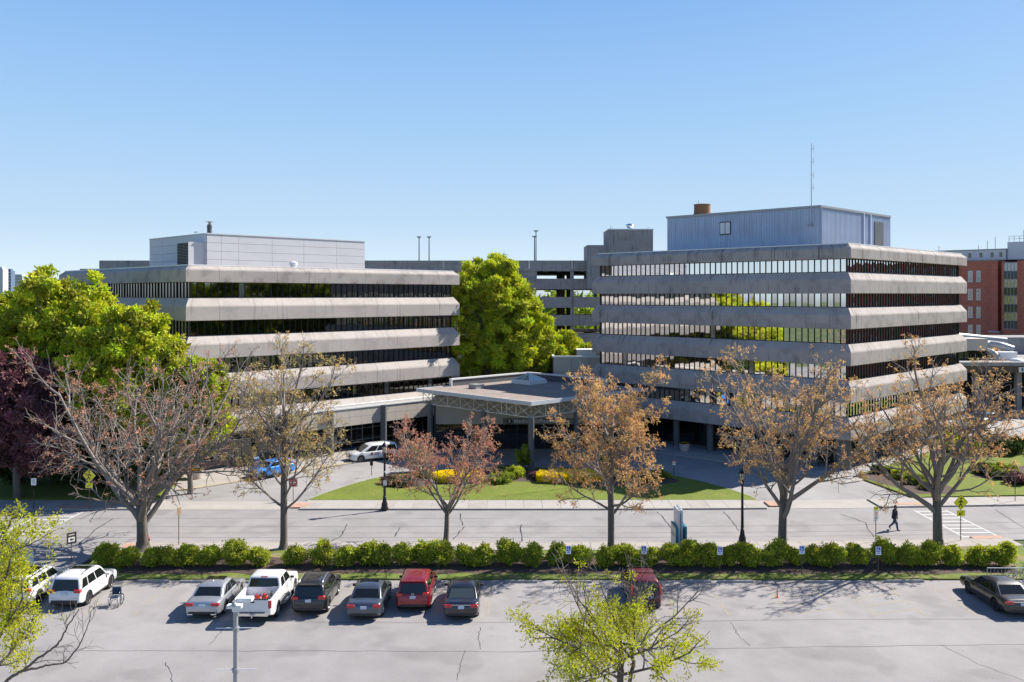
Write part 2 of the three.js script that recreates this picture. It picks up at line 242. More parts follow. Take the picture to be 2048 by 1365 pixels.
// painted crosswalks
function crosswalk(x0, x1, d0, d1, n, label) {
  const g = new THREE.Group(); g.name = numbered('crosswalk'); scene.add(g); tag(g, label, 'crosswalk', null, 'structure');
  const b = bend(x0);
  for (const x of [x0, x1]) mesh('stripe', sheetOf([[x - .08, d0 + b], [x + .08, d0 + b], [x + .08, d1 + b], [x - .08, d1 + b]], .0085), M.paintLine, g);
  for (let i = 0; i < n; i++) { const d = lerp(d0 + .2, d1 - .3, i / (n - 1)) + b; mesh('stripe', sheetOf([[x0 + .09, d - .12], [x1 - .09, d - .12], [x1 - .09, d + .12], [x0 + .09, d + .12]], .0085), M.paintLine, g); }
}
crosswalk(31.7, 34.2, 61.5, 69.3, 8, 'white ladder crosswalk by the pedestrian sign on the right');
crosswalk(-36.4, -33.6, 62.0, 69.6, 8, 'white ladder crosswalk in tree shade on the left');
{
  const m = std(.32, .275, .20, .9), r = rnd(9);
  const g = new THREE.Group(); g.name = 'stall_markings'; scene.add(g); tag(g, 'faded yellow stall lines of the parking row', 'markings', null, 'structure');
  for (const x of [-25.5, -22.8, -20.1, -17.5, -14.8, -12.05, -9.3, -6.6, -3.95, -1.3, 1.4, 4.1, 5.6, 8.8, 11.5, 14.8, 17.5, 19.2, 21.9, 24.6]) for (let d = 47.2; d < 52; d += .8 + r()) mesh('stall_line', sheetOf([[x - .05, d], [x + .05, d], [x + .05, d + .5 + r() * .7], [x - .05, d + .5 + r() * .7]], .0045), m, g);
  for (let k = 0; k < 4; k++) mesh('stall_line', ribbon([[14.9 + k * .1, 47.3 + k * 1.25], [17.4, 48.2 + k * 1.25]], .09, .0045), m, g);
  for (let k = 0; k < 4; k++) mesh('stall_line', ribbon([[19.4, 47.3 + k * 1.25], [21.8, 48.2 + k * 1.25]], .09, .0045), m, g);
}
setting('stop_line', ribbon([gp(1468, 966), gp(1510, 967)], .3, .004), M.paintLine, 'short white stop line on the drive by the right lamp post', 'markings');
// sealed cracks and paving seams
function crack(pts, w, y, label, n = 5, j = .12) {
  const r = rnd(Math.round(pts[0][0] * 31 + pts[0][1] * 17) | 0), P = [];
  for (let i = 0; i < pts.length - 1; i++) for (let k = 0; k < n; k++) P.push([lerp(pts[i][0], pts[i + 1][0], k / n) + (r() - .5) * j, lerp(pts[i][1], pts[i + 1][1], k / n) + (r() - .5) * j]);
  P.push(pts[pts.length - 1]); setting('pavement_crack', ribbon(P, w, y, r), M.tar, label, 'crack');
}
const px = (...l) => l.map(([a, b]) => gp(a, b));
crack(along(-60, 60, 65.2, 12), .035, .009, 'long seam along the middle of the street', 8, .05);
crack(along(-60, 60, 63.5, 12), .03, .009, 'long seam nearer the near kerb of the street', 8, .05);
crack(along(-40, 60, 62.3, 12), .03, .009, 'seam beside the near gutter of the street', 8, .06);
crack(along(-60, 0, 67.6, 8), .02, .009, 'faint seam in the far lane of the street', 8, .05);
for (const [pts, l] of [[px([1315, 1025], [1330, 1040], [1345, 1062]), 'sealed crack in the street left of the pylon sign'], [px([1446, 1024], [1462, 1040], [1478, 1062]), 'sealed crack in the street by the right lamp post'], [px([655, 1087], [680, 1074], [694, 1050]), 'sealed crack in the street below the blue car'], [px([790, 1074], [800, 1056]), 'short crack in the street left of the third tree'], [px([905, 1080], [918, 1066], [930, 1054]), 'short crack in the street right of the third tree'], [px([1041, 1050], [1044, 1088]), 'straight crack across the street in mid picture'], [px([1680, 1028], [1730, 1046], [1748, 1075]), 'sealed crack in the street left of the walking person'], [px([155, 1090], [178, 1072], [192, 1058], [225, 1038]), 'sealed crack in the street near the left crosswalk'], [px([920, 1028], [925, 1052]), 'crack in the far lane beside the third tree'], [px([1990, 1020], [2048, 1056]), 'diagonal crack in the street at the right edge']]) crack(pts, .075, .0095, l, 5, .14);
for (const [pts, l] of [[px([0, 1303], [300, 1302], [640, 1303], [1000, 1305], [1300, 1300], [1700, 1294], [2048, 1290]), 'long thin crack across the middle of the parking lot'], [px([360, 1243], [700, 1246], [1100, 1246], [1500, 1242], [2048, 1238]), 'paving seam behind the parked cars'], [px([960, 1255], [955, 1280], [962, 1300]), 'short crack in the lot behind the dark sedan'], [px([930, 1302], [920, 1330], [915, 1362]), 'jagged crack in the lot left of the young tree'], [px([1460, 1245], [1480, 1275], [1500, 1293]), 'branching crack in the right of the lot'], [px([420, 1290], [440, 1266], [456, 1248]), 'thin crack in the lot near the light pole'], [px([1880, 1290], [1960, 1330], [2048, 1362]), 'thin crack in the lot at the lower right'], [px([330, 1325], [345, 1365]), 'thin crack in the lot left of the light pole']]) crack(pts, .028, .0046, l, 7, .12);
// wheel stops
{
  const names = ['first wheel stop right of the white wagons', 'wheel stop ahead of the empty bay by the wheelchair', 'wheel stop between silver sedan and white pickup', 'wheel stop ahead of the red wagon', 'wheel stop right of the dark blue sedan', 'second wheel stop right of the dark blue sedan', 'wheel stop between dark red wagon and pylon sign shadow', 'wheel stop under branch shadow right of the dark red wagon', 'wheel stop in the empty bays right of the striped aisle', 'wheel stop left of the black sedan on the right'];
  const xs = [[-21.2, 1.9], [-18.6, 2], [-15.6, 2], [-5.2, 2], [.55, 1.9], [3.6, 2.2], [10.9, 1.7], [13.2, 2.1], [18.4, 2.2], [23.2, 2.3]];
  const shp = new THREE.Shape([[-.085, 0], [.085, 0], [.075, .07], [.045, .115], [-.045, .115], [-.075, .07]].map(([a, b]) => new THREE.Vector2(a, b)));
  xs.forEach(([x, l], i) => { const g = new THREE.ExtrudeGeometry(shp, { depth: l, bevelEnabled: true, bevelSize: .01, bevelThickness: .01, bevelSegments: 1, steps: 4 }).translate(0, .012, -l / 2).rotateY(Math.PI / 2); single('wheel_stop', metres(g), M.kerb, 'grey concrete ' + names[i], 'wheel stop', [x, .0, -52.65 + (i % 3) * .06], (i % 2 ? .015 : -.02), 'wheel stops along the parking row'); });
}

// ---------------------------------------------------------------- office buildings: four sides of stacked precast bands and strip windows
const S = Math.SQRT1_2;
// one length of band on a side of a square core: side 0 faces +x, 1 faces +z, 2 faces -x, 3 faces -z; s runs along it
function bandPiece(half, side, s0, s1, prof, mitre0, mitre1) {
  const ring = (s, m, sign) => prof.map(([o, y]) => { const t = m ? sign * (half + o) : s; const a = half + o; return side === 0 ? V(a, y, -t) : side === 1 ? V(t, y, a) : side === 2 ? V(-a, y, t) : V(-t, y, -a); });
  const A = ring(s0, mitre0, -1), B = ring(s1, mitre1, 1), out = [], uv = [], n = prof.length;
  const put = (p, u, v) => { out.push(p.x, p.y, p.z); uv.push(u, v); };
  let per = 0;
  for (let i = 0; i < n; i++) {
    const j = (i + 1) % n, l = Math.hypot(prof[j][0] - prof[i][0], prof[j][1] - prof[i][1]), v0 = prof[i][1], v1 = Math.abs(prof[j][1] - prof[i][1]) < .05 ? v0 + l : prof[j][1];
    put(A[i], s0, v0); put(B[i], s1, v0); put(B[j], s1, v1); put(A[i], s0, v0); put(B[j], s1, v1); put(A[j], s0, v1); per += l;
  }
  const tri = THREE.ShapeUtils.triangulateShape(prof.map(([o, y]) => new THREE.Vector2(o, y)), []);
  for (const t of tri) { for (const k of t) put(A[k], prof[k][0], prof[k][1]); for (const k of [...t].reverse()) put(B[k], prof[k][0], prof[k][1]); }
  const g = new THREE.BufferGeometry(); g.setAttribute('position', new THREE.BufferAttribute(new Float32Array(out), 3)); g.setAttribute('uv', new THREE.BufferAttribute(new Float32Array(uv), 2)); g.computeVertexNormals(); return g;
}
// profile listed so that faces point outwards
const bandProfile = (y0, o, rise, vert, under, cap) => [[-.25, y0 + under], [0, y0 + under], [o - .07, y0 + .02], [o, y0 + .07], [o, y0 + vert - .08], [o - .04, y0 + vert + .05], [.22, y0 + vert + rise], [-.25, y0 + vert + rise + (cap || 0)]];
function office(o) {
  const g = thing(o.name, o.label, 'building', [o.corner[0], 0, -o.corner[1] - o.size / S / 2], -Math.PI / 4), half = o.size / 2 - o.out, r = rnd(o.seed);
  const prof = (y, top) => bandProfile(y, o.out, top ? .42 : o.rise, top ? o.roofVert : o.vert, o.under, 0);
  // dark core behind the windows
  mesh('core', [boxy(-half + .3, half - .3, o.bottoms[o.bottoms.length - 1] + .4, o.bottoms[0] + .9, -half + .3, half - .3)], M.dark, g);
  o.bottoms.forEach((y, k) => {
    const top = k === 0, p = prof(y, top), mat = top ? M.precastRoof : o.mat;
    for (const side of [0, 1, 2, 3]) {
      const cuts = side < 2 ? o.joints[side] : [];
      const st = [-half, ...cuts.map((c) => lerp(-half, half, c)), half];
      for (let i = 0; i < st.length - 1; i++) {
        if (o.skipPanel && o.skipPanel(k, side, (st[i] + st[i + 1]) / 2 / half)) continue;
        mesh('concrete_panel', bandPiece(half, side, st[i] + (i ? .012 : 0), st[i + 1] - (i < st.length - 2 ? .012 : 0), p, i === 0, i === st.length - 2), mat, g);
      }
    }
    // window strip under this band
    if (k < o.bottoms.length - 1) {
      const y1 = y + o.under, y0 = o.bottoms[k + 1] + o.vert + o.rise;
      for (const side of [0, 1, 2, 3]) {
        const n = o.panes, w = 2 * half / n, bars = [], paneGeos = [];
        const place = (geo) => { geo.rotateY([Math.PI / 2, 0, -Math.PI / 2, Math.PI][side]); return geo; };     // drawn on +z, turned to the side
        for (let i = 0; i <= n; i++) { const big = i % o.bigEvery === 0; bars.push(place(box(big ? .13 : .065, y1 - y0 + .1, big ? .13 : .1, -half + i * w, (y0 + y1) / 2, half - .02))); }
        bars.push(place(box(2 * half, .09, .1, 0, y0 + .02, half - .021)), place(box(2 * half, .07, .1, 0, y1 - .02, half - .022)));
        mesh('window_frame', bars, M.frame, g);
        for (let i = 0; i < n; i++) {
          const q = box(w - .08, y1 - y0 - .06, .02, 0, 0, 0); q.rotateY((r() - .5) * .010); q.rotateX((r() - .5) * .010); q.translate(-half + (i + .5) * w, (y0 + y1) / 2, half - .06); place(q);
          if (side === o.paneSide) mesh('window_pane', norm(q), r() < o.blind ? M.blindGlass : o.glass, g); else paneGeos.push(q);
        }
        if (paneGeos.length) { const m = mesh('window_panes', paneGeos, o.glass, g); m.userData.kind = 'stuff'; }
      }
    }
  });
  // roof
  const yr = o.bottoms[0] + o.roofVert + .42;
  mesh('roof_deck', metres(boxy(-half - .1, half + .1, yr - .25, yr - .05, -half - .1, half + .1)), M.gravel, g);
  const cp = [], e1 = half + .27, e0 = half - .05; for (const c of [1, -1]) { cp.push(boxy(-e1, e1, yr - .01, yr + .09, Math.min(c * e0, c * e1), Math.max(c * e0, c * e1)), boxy(Math.min(c * e0, c * e1), Math.max(c * e0, c * e1), yr - .011, yr + .089, -e0, e0)); }
  mesh('roof_coping', cp, M.white, g);
  return { g, half, yr };
}
M.blindGlass = new THREE.MeshPhysicalMaterial({ color: lin(.30, .31, .32), metalness: .75, roughness: .12 });
const steps = (top, n, d) => Array.from({ length: n }, (_, i) => top - i * d);
const leftBottoms = [18.17, 14.5, 10.85, 7.19, 3.55], rightBottoms = [20.45, 17.1, 13.67, 10.15, 6.6, 3.05];
const LC = [-30.6, 83.5], RC = [32.3, 84.8];
const left = office({ name: 'office_building', label: 'five storey brown concrete office building on the left with white rooftop block', corner: LC, size: 34.3, out: .75, seed: 3, bottoms: leftBottoms, vert: 1.42, rise: .78, under: .26, roofVert: 1.22, panes: 46, bigEvery: 6, paneSide: 0, blind: .02, glass: M.darkMirror, mat: M.precast,
  joints: [[.08, .27, .405, .6, .735, .925], [.2, .42, .64, .86]], skipPanel: null });
const right = office({ name: 'office_building', label: 'six storey grey concrete office building on the right with blue corrugated rooftop block', corner: RC, size: 32, out: .72, seed: 4, bottoms: rightBottoms, vert: 1.38, rise: .72, under: .27, roofVert: 1.04, panes: 46, bigEvery: 46, paneSide: 1, blind: .03, glass: M.mirrorGlass, mat: M.precastDirty,
  joints: [[.12, .3, .5, .7, .88], [.1125, .372, .633, .895]] });
// position on a building in survey terms: p metres back along its left side, q metres along its right side, from the near corner
const loc = (b, size, p, q) => [size / 2 - p, size / 2 - q];     // local x, z:  p runs away on the left side (-x), q away on the right side (-z)
// ---- ground floors
{
  const { g, half } = left, yb = leftBottoms[4];
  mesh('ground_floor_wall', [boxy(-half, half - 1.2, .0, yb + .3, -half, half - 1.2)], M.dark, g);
  // glazing on the right side with thin frames, plinth and columns; wing fascia of cream panels
  const x = half - 1.15, z0 = -half + 2, z1 = half - 1.6, bars = [], n = 20;
  for (let i = 0; i <= n; i++) bars.push(box(.12, yb, .07, x + .04, yb / 2 + .1, lerp(z0, z1, i / n)));
  for (const y of [.78, 2.05, 3.2]) bars.push(box(.1, .07, z1 - z0, x + .035, y, (z0 + z1) / 2));
  mesh('storefront_frame', bars, M.galv, g);
  for (let i = 0; i < n; i++) { const w = (z1 - z0) / n, q = boxy(x - .02, x + .02, .3, yb + .2, lerp(z0, z1, i / n) + .03, lerp(z0, z1, i / n) + w - .03); mesh('storefront_pane', q, M.dimGlass, g); }
  mesh('plinth', metres(boxy(x + .06, x + .35, 0, .75, half - 9, half - 1.6)), std(.20, .145, .135, .9), g);
  for (let i = 0; i < n; i++) { /* left side glazing */ const w = (2 * half - 4) / n, q = boxy(-half + 2 + i * w + .04, -half + 2 + (i + 1) * w - .04, .3, yb + .2, x - .02, x + .02); mesh('storefront_pane', q, M.dimGlass, g); }
  mesh('corner_column', cyl(.42, .42, yb + .3, 20, half - .75, 0, half - .75), M.precast, g);
  // wing: along z from the 542 px point to the canopy end
  const wz1 = half + .75 - 9.9, wz0 = half + .75 - 30.2, wx = half + .75;   // outer face of bands is half + .75
  const wg = [];
  mesh('fascia_core', [boxy(half - .2, wx + .82, 2.97, 4.74, wz0, wz1)], M.frame, g);
  const cols = 13, pw = (wz1 - wz0) / cols;
  for (let i = 0; i < cols; i++) for (const [y0, y1] of [[2.95, 3.85], [3.87, 4.75]]) mesh('fascia_panel', metres(boxy(wx + .8, wx + .88, y0, y1, wz0 + i * pw + .012, wz0 + (i + 1) * pw - .012)), M.cream, g);
  for (const [y0, y1] of [[2.95, 3.85], [3.87, 4.75]]) mesh('fascia_panel', metres(boxy(half + .78, wx + .79, y0, y1, wz1 + .005, wz1 + .06)), M.cream, g);
  mesh('wing_roof', metres(boxy(half - .1, wx + .82, 4.745, 4.80, wz0, wz1)), M.gravel, g); mesh('wing_coping', [boxy(wx + .76, wx + .96, 4.76, 4.9, wz0, wz1 + .12), boxy(wx + .02, wx + .16, 4.81, 5.0, wz0, wz1)], M.white, g);
  mesh('wing_gutter', [bar(V(wx + .42, 5.12, wz0), V(wx + .42, 5.12, wz1), .07, 8)], M.coping, g);
  for (const q of [9.7, 15.3, 22.2, 29.9]) { const c = mesh('column', [cyl(.36, .36, 4.6, 24, wx + .95, .1, half + .75 - q), cyl(.38, .38, .12, 24, wx + .95, 4.7, half + .75 - q)], M.colPaint, g); }
  mesh('security_light', [box(.25, .3, .2, wx + .98, 3.9, half + .75 - 22.5), bar(V(wx + .9, 4.1, half + .75 - 22.5), V(wx + 1.3, 4.5, half + .75 - 22.7), .03)], M.galv, g);
}
{
  const { g, half } = right, yb = rightBottoms[5];
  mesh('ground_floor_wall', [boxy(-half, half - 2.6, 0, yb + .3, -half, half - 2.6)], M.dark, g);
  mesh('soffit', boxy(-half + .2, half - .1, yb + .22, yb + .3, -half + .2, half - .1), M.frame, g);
  const n = 16, x = half - 2.55;
  for (let i = 0; i < n; i++) { const w = (2 * half - 4) / n, a = -half + 1 + i * w; mesh('storefront_pane', boxy(a + .05, a + w - .05, .25, yb, x - .02, x + .03), M.dimGlass, g); mesh('storefront_pane', boxy(x - .02, x + .03, .25, yb, a + .05, a + w - .05), M.dimGlass, g); }
  for (const p of [4.2, 10.2, 16.2, 20.6, 26]) mesh('column', cyl(.38, .38, yb + .25, 24, half + .72 - p, 0, half - .35), M.colPaint, g);
  for (const q of [7, 13, 19, 25]) mesh('column', cyl(.38, .38, yb + .25, 24, half - .35, 0, half + .72 - q), M.colPaint, g);
  mesh('corner_column', cyl(.78, .78, yb + .25, 28, half - .75, 0, half - .75), M.colPaint, g);
}
// ---- rooftop blocks
function panelWall(g, name, mat, x, z0, z1, y0, y1, cuts, rows, axis) {      // flat metal panels with open joints on a dark backing
  const st = [0, ...cuts, 1];
  for (let i = 0; i < st.length - 1; i++) for (let k = 0; k < rows; k++) {
    const a = lerp(z0, z1, st[i]) + .012, b = lerp(z0, z1, st[i + 1]) - .012, c = lerp(y0, y1, k / rows) + .012, d = lerp(y0, y1, (k + 1) / rows) - .012;
    mesh(name, metres(axis === 'x' ? boxy(x, x + .06, c, d, a, b) : boxy(a, b, c, d, x, x + .06)), mat, g);
  }
}
{
  const { g, yr } = left, h = 17.15, X = (p) => h - p, Z = (q) => h - q, y0 = yr - .1, y1 = 23.1;
  const x1 = X(4), x0 = X(17.5), z1 = Z(4), z0 = Z(23.2);
  mesh('rooftop_block', boxy(x0 + .05, x1 - .01, y0, y1, z0 + .05, z1 - .01), M.frame, g);
  panelWall(g, 'metal_panel', M.metalPanel, x1, z0, z1, y0, y1, [.2, .42, .62, .82, .92], 4, 'x');
  panelWall(g, 'metal_panel', M.metalPanel, z1, x0, x1, y0, y1, [.25, .5, .75], 4, 'z');
  mesh('rooftop_coping', [boxy(x0, x1 + .12, y1, y1 + .1, z1 - .2, z1 + .12), boxy(x1 - .2, x1 + .12, y1 + .001, y1 + .099, z0, z1 - .2), boxy(x0, x1 - .2, y1 - .12, y1 - .02, z0, z1 - .2)], M.coping, g);
  const lx1 = X(4.3), lx0 = X(6.85), lz1 = Z(2.25);
  mesh('louvre_housing', metres(boxy(lx0, lx1, y0, 22.25, z1 + .05, lz1)), M.metalPanel, g);
  for (let k = 0; k < 15; k++) mesh('louvre_blade', box(lx1 - lx0 - .2, .02, .16, (lx0 + lx1) / 2, lerp(y0 + .3, 22.1, k / 14), lz1 + .04).clone(), M.galv, g);
  mesh('louvre_recess', boxy(lx0 + .08, lx1 - .08, y0 + .2, 22.18, lz1, lz1 + .012), M.dark, g);
  const fx = X(5.2), fz = Z(4.9);
  mesh('flue', [cyl(.24, .24, 1.05, 16, fx, y1, fz), cyl(.27, .27, .1, 16, fx, y1 + .75, fz)], M.colPaint, g);
  mesh('flue_cap', [cyl(.12, .12, .3, 12, fx, y1 + 1.05, fz), cyl(.03, .42, .12, 16, fx, y1 + 1.32, fz)], M.galv, g);
  mesh('roof_vent', [cyl(.3, .36, .35, 16, X(1.2), yr, Z(12.2)), cyl(.42, .42, .22, 16, X(1.2), yr + .3, Z(12.2)), new THREE.SphereGeometry(.42, 16, 6, 0, 6.3, 0, 1.57).scale(1, .35, 1).translate(X(1.2), yr + .52, Z(12.2))], M.white, g);
  mesh('roof_camera', [bar(V(X(6.5), y1, z1 - .3), V(X(6.5), y1 + .3, z1 - .3), .03), box(.3, .12, .14, X(6.8), y1 + .32, z1 - .2)], M.galv, g);
  mesh('whip_antenna', [bar(V(X(9), y1, Z(18)), V(X(9), y1 + .5, Z(18)), .025), bar(V(X(9), y1, Z(18.6)), V(X(9), y1 + .5, Z(18.6)), .025)], M.galv, g);
}
{
  const { g, yr } = right, h = 16, X = (p) => h - p, Z = (q) => h - q, y0 = yr - .1, y1 = 26.0;
  const x1 = X(5.17), x0 = X(24.1), z1 = Z(4.3), z0 = Z(21.9);
  mesh('rooftop_block', boxy(x0 + .06, x1 - .03, y0, y1, z0 + .06, z1 - .03), M.corrug, g);
  const ribs = (len, pitch) => { const pts = []; for (let s = 0; s < len; s += pitch) pts.push([s, 0], [s + pitch * .5, 0], [s + pitch * .6, .055], [s + pitch * .9, .055]); pts.push([len, 0], [len, -.04], [0, -.04]); return new THREE.ExtrudeGeometry(new THREE.Shape(pts.map(([a, b]) => new THREE.Vector2(a, -b))), { depth: y1 - y0, bevelEnabled: false }); };
  mesh('corrugated_wall', metres(ribs(x1 - x0, .3).rotateX(-Math.PI / 2).scale(1, 1, 1).translate(x0, y0, z1)), M.corrug, g);
  mesh('corrugated_wall', metres(ribs(z1 - z0, .3).rotateX(-Math.PI / 2).rotateY(Math.PI / 2).translate(x1, y0, z1)), M.corrug, g);
  mesh('roof_trim', [boxy(x0 - .1, x1 + .16, y1, y1 + .22, z1 - .3, z1 + .16), boxy(x1 - .3, x1 + .16, y1 + .001, y1 + .219, z0, z1 - .3), boxy(x0, x1 - .3, y1 - .1, y1 + .05, z0, z1 - .3)], M.galv, g);
  mesh('window_frame', [boxy(X(16.95), X(15.55), 23.7, 25.15, z1 + .03, z1 + .12)], M.frame, g); mesh('window_pane', [boxy(X(16.87), X(16.29), 23.8, 25.05, z1 + .1, z1 + .14), boxy(X(16.21), X(15.63), 23.8, 25.05, z1 + .1, z1 + .14)], M.white, g);
  for (let k = 0; k < 22; k++) mesh('louvre_blade', box(.12, .05, 2.5, x1 + .09, lerp(y0 + .9, 25.2, k / 21), Z(18.7)), M.galv, g);
  mesh('louvre_recess', boxy(x1 + .03, x1 + .058, y0 + .8, 25.3, Z(20), Z(17.4)), M.frame, g);
  mesh('downpipe', [boxy(x1 + .04, x1 + .2, y0, y1, Z(16.4), Z(16.15)), boxy(x1 + .04, x1 + .2, y0, y1, Z(14.6), Z(14.4))], M.corrug, g);
  const ct = mesh('cooling_tower', metres(cyl(.95, 1.0, 1.7, 28, X(21.7), y1 + .05, Z(8))), std(.26, .12, .055, .8), g); mesh('tower_band', [new THREE.TorusGeometry(1, .05, 6, 28).rotateX(Math.PI / 2).translate(X(21.7), y1 + .6, Z(8)), new THREE.TorusGeometry(.97, .05, 6, 28).rotateX(Math.PI / 2).translate(X(21.7), y1 + 1.7, Z(8)), bar(V(X(22.2), y1 + 1.7, Z(8)), V(X(22.2), y1 + 2.3, Z(8)), .02)], std(.2, .12, .07, .8), ct);
  mesh('roof_fan', [box(1.3, .5, 1.1, X(14.9), y1 + .3, Z(8))], M.galv, g);
  // antenna mast
  const ax = X(5.9), az = z1 + .45, b = [bar(V(ax, 24.2, az), V(ax, 32.6, az), .05, 6, .025)];
  for (let y = 28; y < 32.6; y += 1.35) b.push(bar(V(ax - .12, y, az), V(ax + .25, y, az), .016), bar(V(ax + .25, y - .35, az), V(ax + .25, y + .35, az), .016));
  for (const y of [24.4, 25.6]) b.push(bar(V(ax, y, az), V(ax, y, z1), .03));
  b.push(box(.5, .08, .5, ax - .2, 24.2, az - .2));
  mesh('antenna_mast', b, M.galv, g);
}

// ---------------------------------------------------------------- entrance canopy
const font = await new FontLoader().loadAsync('fonts/droid/droid_sans_bold.typeface.json');
const text = (t, size, depth = .03) => { const g = new TextGeometry(t, { font, size, depth, curveSegments: 3, bevelEnabled: false }); g.computeBoundingBox(); return g; };
{
  const side = 17.5, hs = side / 2, top = 6.75, bot = 6.38;
  const g = thing('entrance_canopy', 'flat gravel roofed entrance canopy on white steel trusses between the offices', 'canopy', [1.85, 0, -85.2 - side * S], -Math.PI / 4);
  mesh('roof', metres(boxy(-hs + .15, hs - .15, bot, top - .08, -hs + .15, hs - .15)), M.gravel, g);
  mesh('fascia', [boxy(-hs, hs, bot - .02, top, hs - .15, hs), boxy(hs - .15, hs, bot - .019, top - .001, -hs, hs - .15), boxy(-hs, hs - .15, bot - .018, top - .002, -hs, -hs + .15), boxy(-hs, -hs + .15, bot - .017, top - .003, -hs + .15, hs - .15)], std(.52, .55, .58, .5), g);
  // upstand along the two far edges
  mesh('roof_upstand', [boxy(-hs + .3, hs - 4.7, top - .1, top + .62, -hs + .3, -hs + .55), boxy(-hs + .3, -hs + .55, top - .1, top + .62, -hs + .55, hs - 4.7)], M.colPaint, g);
  mesh('upstand_coping', [boxy(-hs + .25, hs - 4.6, top + .62, top + .78, -hs + .25, -hs + .65), boxy(-hs + .25, -hs + .65, top + .621, top + .779, -hs + .65, hs - 4.6), boxy(hs - 4.72, hs - 4.6, top - .08, top + .62, -hs + .25, -hs + .65), boxy(-hs + .25, -hs + .65, top - .08, top + .62, hs - 4.72, hs - 4.6)], M.white, g);
  // skylight pyramid
  const sx = -4.3, sz = -4.5, sr = 1.45, sy = top + .35;
  const sk = mesh('skylight_kerb', [boxy(sx - sr, sx + sr, top - .1, sy, sz - sr, sz + sr)], M.white, g);
  const ap = V(sx, sy + .75, sz), cs = [[-1, 1], [1, 1], [1, -1], [-1, -1]].map(([a, b]) => V(sx + a * (sr - .06), sy + .02, sz + b * (sr - .06)));
  cs.forEach((c, i) => { const d = cs[(i + 1) % 4]; mesh('skylight_pane', polySlab([0, 1, 2], (k) => [c, d, ap][k].clone(), .02), std(.35, .45, .45, .1, .4), sk); });
  const rb = []; cs.forEach((c, i) => { const d = cs[(i + 1) % 4]; rb.push(bar(c, ap, .045), bar(c, d, .05), bar(c.clone().lerp(d, .5), ap, .035)); });
  mesh('skylight_bars', rb, M.white, sk);
  mesh('roof_hatch', [boxy(-5.2, -4.0, top - .1, top + .32, 3.0, 4.2), boxy(-5.25, -3.95, top + .32, top + .4, 2.95, 4.25)], M.galv, g);
  mesh('roof_drain', [cyl(.12, .12, .35, 10, 3.4, top - .08, -5.2), cyl(.2, .2, .06, 10, 3.4, top + .25, -5.2)], M.black, g);
  // trusses under the two near edges and across
  const low = 5.12, hi = bot - .02, inset = .55, e = hs - inset;
  const truss = (a, b) => {
    const t = thing2('truss', g), n = 8; mesh('chord', [bar(V(a[0], low, a[1]), V(b[0], low, b[1]), .055, 6), bar(V(a[0], hi - .06, a[1]), V(b[0], hi - .06, b[1]), .055, 6)], M.steelPaint, t);
    for (let i = 0; i <= n; i++) { const p = [lerp(a[0], b[0], i / n), lerp(a[1], b[1], i / n)]; mesh('post', bar(V(p[0], low, p[1]), V(p[0], hi, p[1]), .045, 6), M.steelPaint, t); if (i < n) { const q = [lerp(a[0], b[0], (i + 1) / n), lerp(a[1], b[1], (i + 1) / n)]; mesh('diagonal', bar(V(p[0], low, p[1]), V(q[0], hi - .06, q[1]), .032, 6), M.steelPaint, t); mesh('diagonal', bar(V(p[0], hi - .06, p[1]), V(q[0], low, q[1]), .032, 6), M.steelPaint, t); } }
  };
  function thing2(name, parent) { const o = new THREE.Group(); o.name = name; parent.add(o); return o; }
  truss([e, e], [e, -e]); truss([e, e], [-e, e]); truss([-e, e], [-e, -e + 6]); truss([e, -e], [-e + 6, -e]); truss([e - 3.4, e], [e - 3.4, -e]); truss([e, e - 3.4], [-e, e - 3.4]);
  for (const [x, z] of [[e, e], [e, -e + 1.2], [-e + 1.2, e], [e, 1.5], [1.5, e], [-2.5, -2.5]]) mesh('column', [cyl(.3, .3, low, 24, x, .02, z)], M.colPaint, g);
}
// entrance link behind the canopy, with its lettering
{
  const d = 98.2, g = thing('entrance_building', 'beige entrance link with dark doors under the canopy', 'building', [1.6, 0, -d]);
  mesh('sign_band', metres(boxy(-2.6, 6.4, 2.74, 3.42, -.01, .012)), std(.20, .18, .16, .7), g); mesh('wall', metres(boxy(-10, 11, 2.72, 5.6, -9, 0)), M.cream, g); mesh('roof', boxy(-10.1, 11.1, 5.6, 5.75, -9.1, .1), M.galv, g);
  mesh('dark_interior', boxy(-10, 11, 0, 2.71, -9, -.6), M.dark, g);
  for (let i = 0; i < 14; i++) { const a = -10 + i * 1.5; mesh('door_pane', boxy(a + .05, a + 1.45, .1, 2.68, -.1, -.05), M.dimGlass, g); mesh('door_frame', [boxy(a - .05, a + .05, .05, 2.71, -.12, .02)], M.frame, g); }
  for (const y of [2.1, .1]) mesh('door_rail', boxy(-9.9, 10.9, y, y + .07, -.11, .01), M.frame, g);
  const s = mesh('sign_disc', new THREE.CylinderGeometry(.3, .3, .05, 24).rotateX(Math.PI / 2).translate(-1.9, 3.05, .04), M.black, g);
  mesh('numeral', text('2', .36, .02).translate(-2.04, 2.88, .07), M.white, s);
  mesh('lettering', text('Medical Office Building', .40, .04).translate(-1.4, 2.86, .013), std(.66, .67, .68, .4, .2), g);
}
